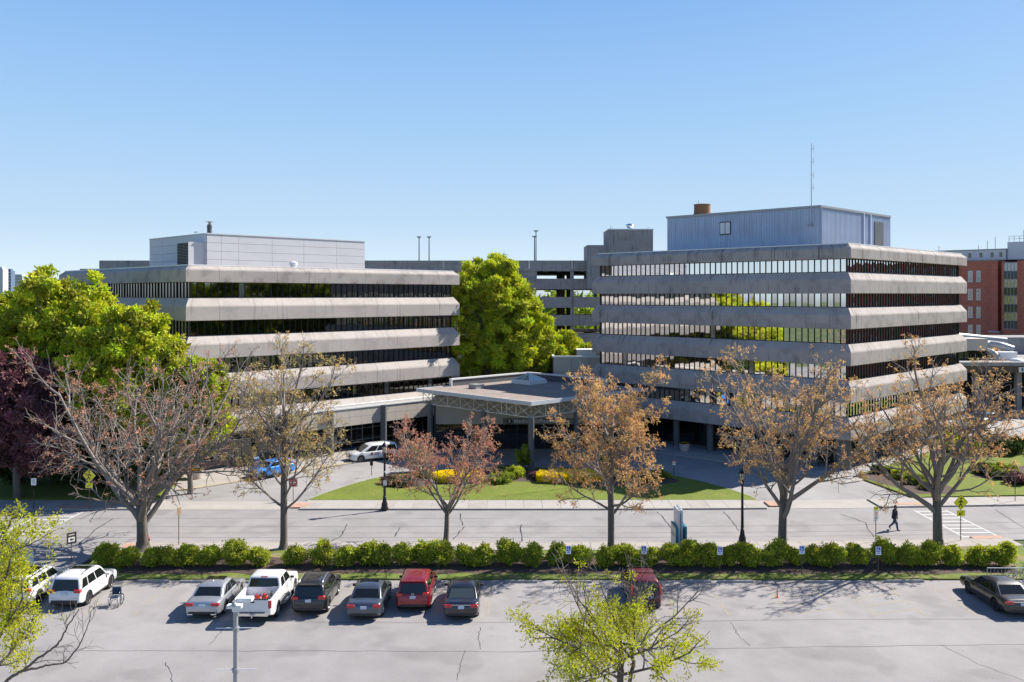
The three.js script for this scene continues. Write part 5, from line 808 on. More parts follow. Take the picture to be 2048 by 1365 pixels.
{ const c = sedan({ name: 'parked_sedan', label: 'dark blue sedan right of the red wagon', paint: pNavy, L: 4.6, pos: bay(-2.65, 46.25, 4.6), ro: 1.0, wb: 2.68, mirror: trim, rearGlass: new THREE.MeshPhysicalMaterial({ color: lin(.05, .065, .07), roughness: .04, ior: 1.55 }) }); mesh('trunk_trim', rbox(.03, .035, 1.0, .01, -c.hl - .005, .87, 0), M.chrome, c.g); }
{ const c = suv({ name: 'parked_wagon', label: 'dark red boxy wagon with a spare wheel on its tailgate', paint: pMaroon, L: 4.3, W: 1.75, pos: bay(7.2, 47.7, 4.3), ro: .8, wb: 2.6, H: 1.68, cab: [.015, .74, .05, .56], tail: [1.12, .42, .13], plate: .74, plateZ: -.45, lowTrim: .3, mirror: trim }); const w = wheel(c.g, -c.hl - .1, .98, .16, .33, .2, M.alu, 'spare_wheel'); w.rotation.y = -Math.PI / 2; for (const s of [1, -1]) mesh('pillar_lamp', rbox(.07, .4, .07, .02, c.er(.45) + .03, c.yy(.45), s * (c.hw(.45) - .02)), std(.6, .12, .01, .3), c.g); mesh('roof_bar', [bar(V(-.9, c.yy(1) + .07, -.6), V(-.9, c.yy(1) + .07, .6), .02), bar(V(.1, c.yy(1) + .07, -.6), V(.1, c.yy(1) + .07, .6), .02), ...[[-.9, .6], [-.9, -.6], [.1, .6], [.1, -.6]].map(([x, z]) => box(.06, .09, .05, x, c.yy(1) + .02, z))], trim, c.g); }
{ const c = sedan({ name: 'parked_sedan', label: 'black sedan alone at the right end of the lot', paint: pBlack, L: 5.05, W: 1.85, pos: bay(26.85, 46.7, 5.05), ro: 1.15, wb: 2.82, H: 1.48, rim: std(.06, .06, .07, .4, .6) }); mesh('trunk_trim', rbox(.03, .06, 1.2, .01, -c.hl - .005, .86, 0), M.chrome, c.g); }
{
  const c = suv({ name: 'parked_hatchback', label: 'bright blue car at the kerb of the left drive', paint: pBlue, L: 4.35, W: 1.78, H: 1.55, pos: [-22.6, .0, -83.4], turn: -2.28, group: 'vehicles on the drive', rim: std(.12, .12, .13, .4, .7) });
}
{
  const c = car({ name: 'minivan', category: 'van', label: 'white minivan with a round emblem on its door in front of the left office', paint: pWhite, L: 5.15, W: 1.98, H: 1.74, ro: 1.1, wb: 3.06, k: 1.08, wr: .35, clear: .22, top: [[0, .62], [.012, .9], [.03, 1.04], [.3, 1.06], [.7, 1.02], [.82, 1.0], [.94, .86], [.98, .72], [1, .55]], cab: [.015, .86, .055, .58], tumble: .80, panes: [[.04, .30, .06, .32], [.33, .58, .35, .62], [.61, .88, .65, .9]], tail: [1.02, .3, .2], plate: .85, handles: [.42, .62], turn: -2.618, group: 'vehicles on the drive', pos: [-14.4, 0, -91.8], rim: std(.22, .22, .23, .35, .8) });
  const zs = -(1.98 / 2) - .004, e = mesh('emblem', new THREE.CircleGeometry(.14, 20).rotateY(Math.PI).translate(.42, .78, zs), std(.5, .14, .10, .6), c.g); mesh('emblem_ring', new THREE.TorusGeometry(.15, .018, 6, 24).translate(.42, .78, zs), std(.08, .09, .16, .6), e);
  for (const [y, w] of [[.9, .62], [.8, .7], [.70, .5]]) mesh('door_lettering', boxy(.15 - w, .15, y - .028, y + .028, zs - .004, zs), std(.10, .11, .16, .7), c.g);
}
// vehicles in the garage and by the emergency entrance
for (const [x, y, d, t, m, l] of [[acr(1090, 155), 15.25, 155, 1.6, pBlack, 'dark car on the upper garage deck behind the green tree'], [acr(1160, 154), 15.25, 154, .2, pSilver, 'silver car on the upper garage deck by the tall office'], [acr(1090, 154), 12.2, 154, 1.5, pSlate, 'slate car on the third garage deck behind the green tree'], [acr(1132, 157), 12.2, 157, 1.6, pWhite, 'white car deep on the third garage deck'], [acr(1176, 153), 12.2, 153, .3, pRed, 'red car on the third garage deck by the tall office'], [acr(1176, 153), 9.15, 153, 1.4, pBlack, 'dark car on the second garage deck']]) sedan({ name: 'garage_car', label: l, paint: m, pos: [x, y + .005, -d], turn: t, group: 'cars in the garage' });
suv({ name: 'parked_wagon', label: 'white wagon parked by the emergency entrance', paint: pWhite, pos: [acr(1940, 112), 0, -112], turn: 2.4, group: 'vehicles by the emergency entrance' }); suv({ name: 'parked_wagon', label: 'silver wagon parked nearest the emergency entrance wall', paint: pSilver, pos: [acr(1955, 117), 0, -117], turn: 2.4, group: 'vehicles by the emergency entrance' });

// ---------------------------------------------------------------- street furniture
function printed(w, h, draw, res = 128) { const c = document.createElement('canvas'); c.width = Math.round(res * w / Math.max(w, h)); c.height = Math.round(res * h / Math.max(w, h)); const x = c.getContext('2d'); x.scale(c.width, c.height); draw(x); const t = new THREE.CanvasTexture(c); t.colorSpace = THREE.SRGBColorSpace; return new THREE.MeshStandardMaterial({ map: t, roughness: .6 }); }
const fill = (x, c, ...r) => { x.fillStyle = c; x.fillRect(...r); };
const wheelchairIcon = (x, cx, cy, s) => { x.strokeStyle = '#f4f6fa'; x.fillStyle = '#f4f6fa'; x.lineWidth = s * .13; x.lineCap = 'round'; x.beginPath(); x.arc(cx - s * .08, cy - s * .42, s * .09, 0, 7); x.fill(); x.beginPath(); x.moveTo(cx - s * .06, cy - s * .25); x.lineTo(cx - s * .03, cy + .08 * s); x.lineTo(cx + s * .22, cy + .08 * s); x.lineTo(cx + s * .34, cy + s * .38); x.stroke(); x.beginPath(); x.arc(cx - s * .04, cy + s * .14, s * .27, .5, 4.2); x.stroke(); };
function sign(name, label, category, [x, y, z], turn, post, plates, group, postMat = M.rust) {
  const g = thing(name, label, category, [x, y, z], turn, group);
  mesh('post', [box(.05, post, .03, 0, post / 2, 0)], postMat, g);
  for (const p of plates) { const q = mesh('sign_plate', p.shape ? p.shape() : box(p.w, p.h, .012, p.x || 0, p.y, .03), p.back || M.galv, g); if (p.mat) { const f = p.face ? p.face() : new THREE.PlaneGeometry(p.w - .01, p.h - .01); if (!p.face) f.translate(p.x || 0, p.y, .0375); mesh('sign_face', f, p.mat, q); } }
  return g;
}
const accessMat = printed(.32, .5, (x) => { fill(x, '#eef1f4', 0, 0, 1, 1); fill(x, '#1f5fb4', .12, .08, .76, .56); x.save(); x.scale(1, .64); wheelchairIcon(x, .5, .58, .62); x.restore(); fill(x, '#2c6fc0', .18, .72, .64, .06); fill(x, '#2c6fc0', .25, .83, .5, .06); });
[[1137, 'above the hedge left of the round crowned tree', 1150], [1288, 'behind the dark red wagon', 1150], [1440, 'above the hedge right of the pylon sign', 1152], [1604, 'above the hedge right of the fifth street tree', 1150], [1757, 'above the hedge near the walking person', 1152]].forEach(([p, l, py]) => { const [x, d] = gp(p, py, .1); sign('access_sign', 'blue and white wheelchair parking sign ' + l, 'sign', [x, .1, -d], (p % 7 - 3) * .03, 1.72, [{ w: .32, h: .5, y: 1.5, mat: accessMat }], 'wheelchair parking signs along the hedge'); });
const pedMat = printed(1, 1, (x) => { fill(x, '#e8e414', 0, 0, 1, 1); x.strokeStyle = '#111'; x.fillStyle = '#111'; x.lineWidth = .07; x.beginPath(); x.arc(.52, .24, .065, 0, 7); x.fill(); x.beginPath(); x.moveTo(.5, .34); x.lineTo(.47, .58); x.lineTo(.6, .8); x.moveTo(.47, .58); x.lineTo(.34, .8); x.moveTo(.32, .5); x.lineTo(.5, .38); x.lineTo(.66, .52); x.stroke(); }), arrowMat = printed(.5, .3, (x) => { fill(x, '#e8e414', 0, 0, 1, 1); x.strokeStyle = '#111'; x.lineWidth = .1; x.beginPath(); x.moveTo(.75, .2); x.lineTo(.3, .75); x.moveTo(.3, .42); x.lineTo(.3, .75); x.lineTo(.62, .75); x.stroke(); });
function pedSign(label, p, py, s, turn, base = .12) {
  const [x, d] = gp(p, py, base); const dia = () => new THREE.BoxGeometry(.76 * s, .76 * s, .012).rotateZ(Math.PI / 4).translate(0, 2.55 * s, .03), face = () => { const g = new THREE.PlaneGeometry(1.0 * s, 1.0 * s); const sh = new THREE.Shape([[0, -.52], [.52, 0], [0, .52], [-.52, 0]].map(([a, b]) => new THREE.Vector2(a * s, b * s))); const q = new THREE.ShapeGeometry(sh); const u = q.attributes.uv; for (let i = 0; i < u.count; i++) u.setXY(i, q.attributes.position.getX(i) / (1.04 * s) + .5, q.attributes.position.getY(i) / (1.04 * s) + .5); return q.translate(0, 2.55 * s, .0375); };
  sign('crossing_sign', label, 'sign', [x, base, -d], turn, 3.0 * s, [{ shape: dia, face, mat: pedMat }, { w: .6 * s, h: .4 * s, y: 1.82 * s, mat: arrowMat }], 'yellow pedestrian crossing signs');
}
pedSign('yellow diamond crossing sign at the right crosswalk', 1922, 1081, 1.02, .15); pedSign('yellow diamond crossing sign seen through the branches on the left', 178, 1020, 1.05, -.2);
sign('no_parking_sign', 'white sign with a yellow top plate left of the walking person', 'sign', [...((q) => [q[0], .12, -q[1]])(gp(1752, 1083, .12))], .55, 2.35, [{ w: .5, h: .25, y: 2.25, mat: printed(.5, .25, (x) => { fill(x, '#dfe01a', 0, 0, 1, 1); fill(x, '#333', .2, .3, .6, .12); fill(x, '#333', .25, .56, .5, .1); }) }, { w: .5, h: .72, y: 1.74, mat: printed(.5, .72, (x) => { fill(x, '#f2f1ee', 0, 0, 1, 1); x.strokeStyle = '#c22'; x.lineWidth = .06; x.beginPath(); x.arc(.5, .3, .18, 0, 7); x.moveTo(.37, .19); x.lineTo(.63, .41); x.stroke(); fill(x, '#222', .22, .62, .5, .07); fill(x, '#222', .3, .76, .4, .06); fill(x, '#222', .18, .88, .3, .05); }) }]);
sign('wayfinding_sign', 'small brown sign with a white arrow at the lot entrance', 'sign', [...((q) => [q[0], .0, -q[1]])(gp(142, 1122))], .9, 1.75, [{ w: .62, h: .72, y: 1.45, mat: printed(.62, .72, (x) => { fill(x, '#3a2f2e', 0, 0, 1, 1); fill(x, '#e8e6e2', .16, .42, .68, .42); x.fillStyle = '#3a2f2e'; x.beginPath(); x.moveTo(.28, .63); x.lineTo(.5, .47); x.lineTo(.5, .57); x.lineTo(.74, .57); x.lineTo(.74, .69); x.lineTo(.5, .69); x.lineTo(.5, .79); x.fill(); fill(x, '#cfcac6', .2, .16, .6, .1); }) }]);
sign('street_sign', 'plain brown backed street sign between the two left street trees', 'sign', [...((q) => [q[0], .12, -q[1]])(gp(357, 1090, .12))], 1.25, 2.5, [{ w: .38, h: .48, y: 2.26, back: std(.28, .19, .10, .7) }]);
sign('do_not_enter_sign', 'red square do not enter sign at the left driveway', 'sign', [...((q) => [q[0], .0, -q[1]])(gp(586, 1002))], .1, 1.85, [{ w: .72, h: .72, y: 1.5, mat: printed(1, 1, (x) => { fill(x, '#c9b9b4', 0, 0, 1, 1); x.fillStyle = '#a3272c'; x.beginPath(); x.arc(.5, .5, .47, 0, 7); x.fill(); fill(x, '#eadfdc', .17, .42, .66, .16); x.fillStyle = '#eadfdc'; x.font = 'bold 0.14px sans-serif'; x.save(); x.scale(.01, .01); x.font = 'bold 13px sans-serif'; x.textAlign = 'center'; x.fillText('DO NOT', 50, 34); x.fillText('ENTER', 50, 76); x.restore(); }) }]);
sign('drive_notice', 'small dark notice on a post at the island edge by the minivan', 'sign', [...((q) => [q[0], .1, -q[1]])(gp(743, 952, .1))], -.2, 1.35, [{ w: .3, h: .42, y: 1.15, back: M.frame }], null, M.frame);
sign('drive_notice', 'small red and white notice on a post right of the island', 'sign', [...((q) => [q[0], .1, -q[1]])(gp(1348, 951, .1))], .1, 1.4, [{ w: .3, h: .48, y: 1.18, mat: printed(.3, .48, (x) => { fill(x, '#f0ecea', 0, 0, 1, 1); fill(x, '#c03a45', 0, 0, 1, .28); fill(x, '#c03a45', .2, .42, .6, .1); fill(x, '#c03a45', .2, .62, .6, .08); }) }], null, M.frame);
sign('parking_notice', 'small white notice on a dark post in the left tree shade', 'sign', [...((q) => [q[0], .12, -q[1]])(gp(67, 1020, .12))], .1, 2.5, [{ w: .4, h: .55, y: 2.2, mat: printed(.4, .55, (x) => { fill(x, '#e9eaec', 0, 0, 1, 1); fill(x, '#444', .2, .2, .6, .1); fill(x, '#444', .2, .45, .5, .08); fill(x, '#444', .2, .65, .6, .08); }) }], null, M.frame);
sign('sign_board', 'white sign board on a dark post behind the white crossover', 'sign', [...((q) => [q[0], .0, -q[1]])(gp(42, 1152))], .35, 1.0, [{ w: 1.35, h: .78, y: 1.0, mat: std(.66, .69, .73, .5) }], null, M.frame);
sign('marker_post', 'grey square post on the right lawn near the picture edge', 'post', [...((q) => [q[0], .1, -q[1]])(gp(2031, 1003, .1))], 0, 2.7, [{ w: .12, h: .3, y: 2.5 }], null, M.colPaint);
// pylon sign of four upright blades
{
  const [x, d] = gp(1362, 1112, .1), g = thing('pylon_sign', 'tall white and teal blade sign standing beside the hedge', 'sign', [x, .1, -d], .0);
  const teal = std(.03, .19, .27, .5), silver = std(.62, .66, .70, .4), pale = std(.58, .58, .57, .5);
  const blade = (name, m, a, z0, z1, h) => mesh(name, rbox(.14, h, z1 - z0, .012, a, h / 2, (z0 + z1) / 2), m, g);
  blade('tall_blade', silver, -.12, -1.5, .1, 2.92); blade('tall_blade', silver, .07, -1.6, .0, 2.94);
  blade('low_blade', teal, -.30, -1.6, .25, 1.85); blade('low_blade', teal, .30, -1.6, .15, 1.9);
  mesh('spine', boxy(-.06, .01, 0, 2.7, -1.4, .02), M.frame, g); mesh('blade_face', boxy(-.378, -.371, .05, 1.8, -1.5, .2), pale, g); mesh('blade_lettering', [boxy(-.382, -.379, 1.3, 1.36, -1.2, -.1), boxy(-.382, -.379, 1.15, 1.21, -1.2, -.3)], M.frame, g);
}
function streetLamp(label, p, py, h) {
  const [x, d] = gp(p, py, .12), g = thing('street_lamp', label, 'street lamp', [x, .12, -d], 0, 'black lantern lamp posts along the street'), k = h / 5.4;
  mesh('base', lathe([[.0, 0], [.30, 0], [.30, .12], [.25, .2], [.24, .42], [.17, .62], [.13, .95], [.11, 1.05], [0, 1.05]], 20), M.black, g);
  mesh('shaft', [cyl(.06, .095, 4.35 * k - 1, 16, 0, 1, 0), ...Array.from({ length: 10 }, (_, i) => bar(V(.092 * Math.cos(i * .628), 1.05, .092 * Math.sin(i * .628)), V(.058 * Math.cos(i * .628), 4.3 * k, .058 * Math.sin(i * .628)), .012, 4))], M.black, g);
  mesh('collar', lathe([[.06, 4.2 * k], [.12, 4.28 * k], [.10, 4.4 * k], [.17, 4.52 * k], [.2, 4.6 * k], [.0, 4.6 * k]], 16), M.black, g);
  const ln = mesh('lantern', [...Array.from({ length: 6 }, (_, i) => bar(V(.15 * Math.cos(i * 1.047), 4.6 * k, .15 * Math.sin(i * 1.047)), V(.23 * Math.cos(i * 1.047), 5.1 * k, .23 * Math.sin(i * 1.047)), .014, 4))], M.black, g);
  mesh('lantern_glass', lathe([[.14, 4.6 * k], [.215, 5.1 * k]], 6), std(.55, .53, .46, .3), ln); mesh('lantern_cap', lathe([[.27, 5.08 * k], [.26, 5.14 * k], [.13, 5.3 * k], [.1, 5.36 * k], [.03, 5.4 * k], [.02, 5.52 * k], [0, 5.54 * k]], 12), M.black, ln);
  return g;
}
{ const a = streetLamp('black lantern lamp post on the far sidewalk left of the third tree', 769, 1019, 5.25); mesh('notice', box(.28, .42, .015, .05, 2.1, .1), M.white, a); mesh('banner_ring', cyl(.1, .1, .1, 12, 0, 2.9, 0), M.white, a); streetLamp('black lantern lamp post on the near sidewalk beside the fifth tree', 1485, 1089, 5.1); }
{
  const d = 25, g = thing('light_pole', 'tall silver parking lot pole with banner arms and camera in the foreground', 'light pole', [acr(471, d), 0, -d]);
  const T = (py) => EYE - (py - HORIZON) * d / FOCAL;
  mesh('pole', cyl(.065, .085, T(1222), 20), M.galv, g); mesh('base', [cyl(.22, .24, .5, 16), cyl(.14, .14, .08, 16, 0, .5, 0)], M.kerb, g);
  mesh('head_bracket', [rbox(.17, .16, .17, .02, 0, T(1222) + .06, 0), rbox(.42, .10, .2, .02, -.02, T(1222) + .13, .02)], M.white, g);
  mesh('lamp_head', [rbox(.42, .12, .26, .03, .2, T(1205), -.25), bar(V(0, T(1218), 0), V(.16, T(1206), -.2), .035, 8)], M.white, g); mesh('camera', [new THREE.SphereGeometry(.075, 12, 8).translate(-.02, T(1208), .08), cyl(.05, .05, .12, 10, -.02, T(1210), .08)], M.galv, g);
  for (const y of [T(1258), T(1341)]) { mesh('arm_collar', cyl(.1, .1, .1, 16, 0, y - .05, 0), M.galv, g); mesh('banner_arm', bar(V(-.56, y + .01, 0), V(.58, y + .02, 0), .012, 6), M.white, g); }
}
{
  const [x, d] = gp(294, 1093, .12), g = thing('fire_hydrant', 'dark red fire hydrant behind the leftmost street tree', 'hydrant', [x, .12, -d]), red = std(.30, .02, .03, .45);
  mesh('barrel', lathe([[0, 0], [.16, 0], [.16, .05], [.11, .07], [.11, .52], [.15, .54], [.15, .60], [.12, .62], [.1, .72], [.05, .78], [.04, .84], [0, .84]], 16), red, g); for (const [a, r] of [[0, .055], [Math.PI, .055], [Math.PI / 2, .08]]) mesh('outlet', bar(V(.09 * Math.cos(a), .44, .09 * Math.sin(a)), V(.19 * Math.cos(a), .44, .19 * Math.sin(a)), r, 10), red, g);
}
// planters, mailbox, railing at the left office; planter at the right office
function planter(label, x, d, r, h, flowers) {
  const g = thing('planter', label, 'planter', [x, .1, -d]); mesh('bowl', lathe([[0, 0], [r * .7, 0], [r * .82, h * .1], [r, h * .8], [r, h], [r * .88, h], [r * .86, h * .85], [0, h * .85]], 24), M.precast, g); mesh('soil', new THREE.CircleGeometry(r * .86, 20).rotateX(-Math.PI / 2).translate(0, h * .87, 0), M.mulch, g);
  if (flowers) { const q = rnd(811), it = []; for (let i = 0; i < 120; i++) { const a = q() * 6.28, b = Math.sqrt(q()) * r * .8; it.push([V(b * Math.cos(a), h * .9 + .2 * q(), b * Math.sin(a)), .7 + .4 * q(), q() * 9]); } instanced('flowers', shrubSprig, std(1, 1, 1, .9, 0, { side: THREE.DoubleSide }), it, g, (i) => i % 5 === 0 ? [.5, .05, .02] : i % 5 === 1 ? [.6, .4, .02] : [.06, .12, .02]); }
}
planter('wide round concrete planter with flowers at the left office corner', ...gp(389, 958, .1), .75, .75, true); planter('round concrete planter beside a column of the right office', ...gp(1369, 903, .1), .55, .8, true);
{
  const [x, d] = gp(510, 940, .1), g = thing('mailbox', 'blue collection mailbox behind the blue car', 'mailbox', [x, .12, -d], -.7), b = std(.015, .06, .20, .4);
  const s = new THREE.Shape(); s.moveTo(-.3, .15); s.lineTo(.3, .15); s.lineTo(.3, .95); s.absarc(0, .95, .3, 0, Math.PI, false); mesh('box', new THREE.ExtrudeGeometry(s, { depth: .55, bevelEnabled: true, bevelSize: .015, bevelThickness: .015, bevelSegments: 1 }).translate(0, 0, -.27), b, g); for (const [a, c] of [[-.24, .2], [.24, .2], [-.24, -.2], [.24, -.2]]) mesh('leg', boxy(a - .03, a + .03, 0, .15, c - .03, c + .03), b, g); mesh('chute', box(.4, .05, .06, 0, 1.0, .3), M.black, g);
}
{
  const { half } = left, g = left.g; // hoop racks stand free on the walk
  for (let i = 0; i < 4; i++) { const p = new THREE.Vector3(half + 1.9, .115, half + .75 - 4.5 - i * .9).applyAxisAngle(V(0, 1, 0), -Math.PI / 4).add(g.position); const q = thing('bike_hoop', ['first', 'second', 'third', 'fourth'][i] + ' black bicycle hoop from the corner planter of the left office', 'bike rack', [p.x, .115, p.z], Math.PI / 4, 'bicycle hoops by the left office'); mesh('hoop', pipe([[-.32, 0, 0], [-.32, .6, 0], [-.2, .85, 0], [.2, .85, 0], [.32, .6, 0], [.32, 0, 0]], .03, 6), M.black, q); }
}
// steel fence and teal bicycle at the right edge of the lot
{
  const [x, d] = gp(1975, 1168), g = thing('steel_railing', 'low grey steel bicycle railing at the right end of the hedge', 'railing', [x, 0, -d], -.02);
  mesh('top_rail', bar(V(0, .92, 0), V(4.2, .92, 0), .028, 8), M.galv, g); mesh('bottom_rail', bar(V(0, .16, 0), V(4.2, .16, 0), .022, 8), M.galv, g);
  for (let i = 0; i <= 20; i++) mesh('baluster', bar(V(i * .21, i % 10 ? .16 : 0, 0), V(i * .21, .92, 0), i % 10 ? .011 : .026, 6), M.galv, g);
  const tl = std(.02, .27, .24, .4), q = thing('bicycle', 'teal bicycle leaning behind the grey railing', 'bicycle', [x + 1.5, .0, -d - .45], .0);
  for (const a of [0, 1.05]) { const w = new THREE.Group(); w.name = 'wheel'; w.position.set(a, .34, 0); q.add(w); mesh('tyre', new THREE.TorusGeometry(.32, .02, 6, 28), M.rubber, w); mesh('spokes', Array.from({ length: 7 }, (_, i) => bar(V(.3 * Math.cos(i * .9), .3 * Math.sin(i * .9), 0), V(-.3 * Math.cos(i * .9), -.3 * Math.sin(i * .9), 0), .004, 4)), M.galv, w); }
  mesh('frame', [bar(V(0, .34, 0), V(.42, .3, 0), .018), bar(V(.42, .3, 0), V(.32, .82, 0), .018), bar(V(0, .34, 0), V(.34, .74, 0), .014), bar(V(.42, .3, 0), V(.9, .76, 0), .02), bar(V(.34, .76, 0), V(.88, .84, 0), .018), bar(V(.86, .95, 0), V(1.05, .34, 0), .018)], tl, q); mesh('saddle', rbox(.26, .06, .14, .025, .3, .88, 0), M.black, q); mesh('handlebar', pipe([[.84, 1.0, -.28], [.9, 1.02, -.1], [.9, 1.02, .1], [.84, 1.0, .28]], .014, 6), M.black, q); mesh('crank', [new THREE.TorusGeometry(.09, .012, 4, 16).translate(.42, .3, .05), box(.03, .2, .02, .42, .3, .08)], M.galv, q);
}
// wheelchair
{
  const [x, d] = gp(230, 1212), g = thing('wheelchair', 'empty wheelchair with a dark blue seat standing in the lot', 'wheelchair', [x, .004, -d], .12), blue = std(.02, .045, .085, .8);
  for (const s of [1, -1]) { const w = new THREE.Group(); w.name = 'rear_wheel'; w.position.set(s * .3, .305, -.16); w.rotation.y = Math.PI / 2; g.add(w); mesh('tyre', new THREE.TorusGeometry(.285, .02, 8, 32), M.rubber, w); mesh('hand_rim', new THREE.TorusGeometry(.25, .011, 6, 32).translate(0, 0, s * .05), M.chrome, w); mesh('spokes', [...Array.from({ length: 8 }, (_, i) => bar(V(.27 * Math.cos(i * .785), .27 * Math.sin(i * .785), 0), V(-.27 * Math.cos(i * .785), -.27 * Math.sin(i * .785), 0), .006, 4)), new THREE.CylinderGeometry(.03, .03, .07, 10).rotateX(Math.PI / 2)], M.alu, w);
    const c = new THREE.Group(); c.name = 'caster'; c.position.set(s * .25, .1, .34); c.rotation.y = Math.PI / 2; g.add(c); mesh('tyre', new THREE.TorusGeometry(.082, .02, 8, 20), M.rubber, c); mesh('hub', new THREE.CylinderGeometry(.05, .05, .03, 10).rotateX(Math.PI / 2), M.alu, c);
    mesh('frame', [pipe([[s * .24, .2, .36], [s * .24, .48, .3], [s * .24, .5, -.2]], .014), bar(V(s * .24, .2, -.2), V(s * .24, .94, -.28), .014), bar(V(s * .24, .2, -.2), V(s * .24, .2, .34), .014), pipe([[s * .25, .72, -.24], [s * .25, .74, .1], [s * .25, .6, .18], [s * .25, .5, .18]], .013), bar(V(s * .24, .48, .32), V(s * .2, .12, .5), .012)], M.alu, g);
    mesh('armrest', rbox(.06, .035, .3, .015, s * .25, .755, -.06), M.black, g); mesh('push_handle', bar(V(s * .24, .93, -.28), V(s * .24, .93, -.42), .018, 8), M.black, g); mesh('footplate', box(.15, .015, .12, s * .13, .11, .5), M.alu, g); }
  mesh('seat', rbox(.45, .045, .44, .02, 0, .5, .05), blue, g); mesh('backrest', rbox(.45, .42, .035, .015, 0, .73, -.25), blue, g); mesh('cross_brace', [bar(V(-.22, .2, .02), V(.22, .47, .02), .012), bar(V(.22, .2, .02), V(-.22, .47, .02), .012)], M.alu, g); mesh('back_bar', [bar(V(-.24, .95, -.28), V(.24, .95, -.28), .013), bar(V(-.24, .9, -.27), V(-.24, 1.5, -.26), .01), bar(V(-.24, 1.5, -.26), V(.2, 1.5, -.26), .008)], M.alu, g);
}
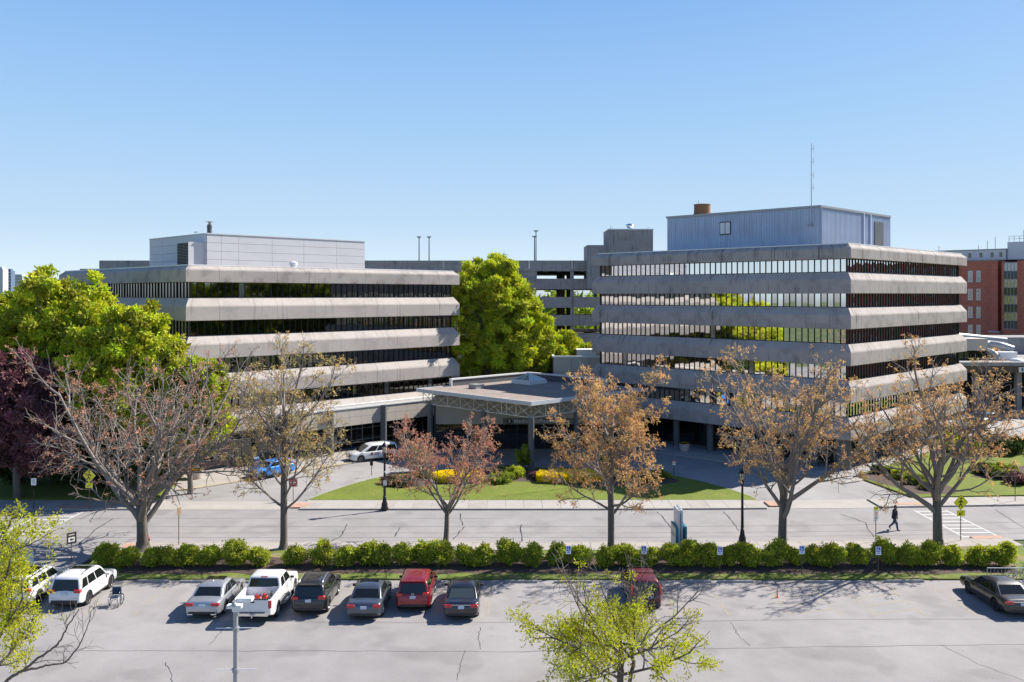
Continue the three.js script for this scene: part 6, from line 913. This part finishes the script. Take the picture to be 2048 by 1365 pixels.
// person walking across the street
{
  const sk = [.22, .13, .09], jk = [.022, .026, .045], jn = [.055, .085, .15], sh = [.05, .05, .055], hr = [.018, .016, .015], tee = [.42, .43, .45];
  const bones = [];   // a, ra, b, rb, colour
  const J = (ax, ay, az, ra, bx, by, bz, rb, c) => bones.push([V(ax, ay, az), ra, V(bx, by, bz), rb, c]);
  // +x is the walking direction, z to the person's right
  J(0, .98, 0, .185, .01, 1.18, 0, .19, jk); J(.01, 1.18, 0, .19, .02, 1.36, 0, .18, jk); J(.02, 1.38, -.10, .11, .02, 1.38, .10, .11, jk); J(0, .96, -.06, .125, 0, .96, .06, .125, jn);
  J(.14, 1.05, 0, .07, .15, 1.36, 0, .06, tee); J(.02, 1.44, 0, .062, .035, 1.54, 0, .058, sk);
  J(.05, 1.63, 0, .098, .06, 1.68, 0, .098, sk); J(.03, 1.69, 0, .103, .045, 1.72, 0, .098, hr); J(.14, 1.625, 0, .022, .165, 1.62, 0, .016, sk); J(.07, 1.645, -.1, .02, .07, 1.67, -.1, .022, sk); J(.07, 1.645, .1, .02, .07, 1.67, .1, .022, sk); J(.10, 1.575, 0, .05, .12, 1.58, 0, .04, sk);
  J(0, .94, .09, .115, .14, .52, .09, .085, jn); J(.14, .52, .09, .084, .20, .12, .085, .066, jn); J(.19, .06, .085, .045, .36, .035, .10, .036, sh);
  J(0, .94, -.09, .115, -.05, .54, -.09, .085, jn); J(-.05, .54, -.09, .084, -.34, .22, -.085, .062, jn); J(-.38, .17, -.085, .045, -.30, .045, -.09, .036, sh);
  J(.02, 1.37, .20, .075, -.05, 1.12, .25, .06, jk); J(-.05, 1.12, .25, .058, .10, .92, .25, .045, jk); J(.02, 1.37, -.20, .075, -.03, 1.12, -.26, .06, jk); J(-.03, 1.12, -.26, .058, .06, .90, -.27, .045, jk);
  const hands = []; for (const [hx, hy, hz, s] of [[.13, .875, .25, 1], [.075, .85, -.27, -1]]) { const h = []; h.push([V(hx, hy, hz), .026, V(hx + .03, hy - .055, hz), .03, sk]); for (let i = 0; i < 4; i++) { const o = (i - 1.5) * .017, l = [.06, .068, .064, .05][i]; h.push([V(hx + .035 + o * .2, hy - .07, hz + o), .0095, V(hx + .05, hy - .07 - l * .55, hz + o), .009, sk], [V(hx + .05, hy - .07 - l * .55, hz + o), .009, V(hx + .045 - .012, hy - .07 - l, hz + o), .008, sk]); } h.push([V(hx + .02, hy - .02, hz - s * .02), .012, V(hx + .055, hy - .06, hz - s * .036), .009, sk]); hands.push(h); }
  const smin = (a, b, k) => { const h = clamp(.5 + .5 * (b - a) / k); return lerp(b, a, h) - k * h * (1 - h); };
  const dist = (p, [a, ra, b, rb]) => { const ab = b.clone().sub(a), t = clamp(p.clone().sub(a).dot(ab) / ab.lengthSq()); return p.distanceTo(a.clone().addScaledVector(ab, t)) - lerp(ra, rb, t); };
  function march(list, res, k) {
    const bb = new THREE.Box3(); for (const [a, ra, b, rb] of list) { bb.expandByPoint(a.clone().addScalar(ra + .05)); bb.expandByPoint(a.clone().addScalar(-ra - .05)); bb.expandByPoint(b.clone().addScalar(rb + .05)); bb.expandByPoint(b.clone().addScalar(-rb - .05)); }
    const c = bb.getCenter(V()), sz = bb.getSize(V()), half = Math.max(sz.x, sz.y, sz.z) / 2 * 1.06, mc = new MarchingCubes(res, M.dark, false, false, 60000); mc.isolation = 0; const p = V();
    for (let kz = 0; kz < res; kz++) for (let ky = 0; ky < res; ky++) for (let kx = 0; kx < res; kx++) { p.set((kx - res / 2) / (res / 2), (ky - res / 2) / (res / 2), (kz - res / 2) / (res / 2)).multiplyScalar(half).add(c); let d = 9; if (bb.containsPoint(p)) for (const b of list) d = smin(d, dist(p, b), k); mc.field[kz * res * res + ky * res + kx] = -d; }
    mc.update(); const n = mc.count, pos = new Float32Array(n * 3), col = new Float32Array(n * 3);
    for (let i = 0; i < n; i++) { p.set(mc.positionArray[i * 3], mc.positionArray[i * 3 + 1], mc.positionArray[i * 3 + 2]).multiplyScalar(half).add(c); pos.set([p.x, p.y, p.z], i * 3); let best = 9, cc = sk; for (const b of list) { const d = dist(p, b); if (d < best) { best = d; cc = b[4]; } } col.set(cc, i * 3); }
    let g = new THREE.BufferGeometry(); g.setAttribute('position', new THREE.BufferAttribute(pos, 3)); g.setAttribute('color', new THREE.BufferAttribute(col, 3)); g = mergeVertices(g, 1e-4); g.computeVertexNormals(); return g.toNonIndexed();
  }
  const geo = mergeGeometries([march(bones, 96, .035), ...hands.map((h) => march(h, 44, .008))]);
  const [x, d] = gp(1790, 1061), g = thing('person', 'person in dark jacket and jeans walking across the street', 'person', [x, .005, -d], -.55), m = new THREE.MeshStandardMaterial({ vertexColors: true, roughness: .85 });
  mesh('body', geo, m, g);
  for (const s of [1, -1]) mesh('eye', new THREE.SphereGeometry(.012, 8, 6).translate(.145, 1.655, s * .035), M.dark, g); mesh('paper', box(.012, .2, .14, .16, .80, .25), M.white, g); mesh('mouth', box(.01, .008, .05, .15, 1.585, 0), std(.12, .05, .04, .7), g);
  mesh('jacket_hem', lathe([[.215, .84], [.22, .93], [.205, 1.05], [.19, .95], [.195, .84]], 20).scale(1, 1, 1.12), std(...jk, .8), g);
}
// small things
single('drain_grate', [box(.8, .05, .6, 0, 0, 0), ...Array.from({ length: 6 }, (_, i) => box(.7, .02, .04, 0, .03, -.25 + i * .1))], M.frame, 'dark drain grate in the far gutter right of the crosswalk', 'drain', [...((q) => [q[0], .01, -q[1]])(gp(2002, 1011))]);
single('manhole_cover', lathe([[0, .012], [.34, .012], [.36, .004]], 24), M.rust, 'round rusty manhole cover in the near sidewalk right of mid picture', 'manhole cover', [...((q) => [q[0], .122, -q[1]])(gp(1078, 1096, .12))]);
single('traffic_delineator', [cyl(.03, .04, .45, 8), cyl(.1, .1, .03, 10)], std(.6, .12, .02, .6), 'short orange marker stake in the empty bays on the right', 'marker', [...((q) => [q[0], 0, -q[1]])(gp(1555, 1196))]);
renderer.render(scene, camera);
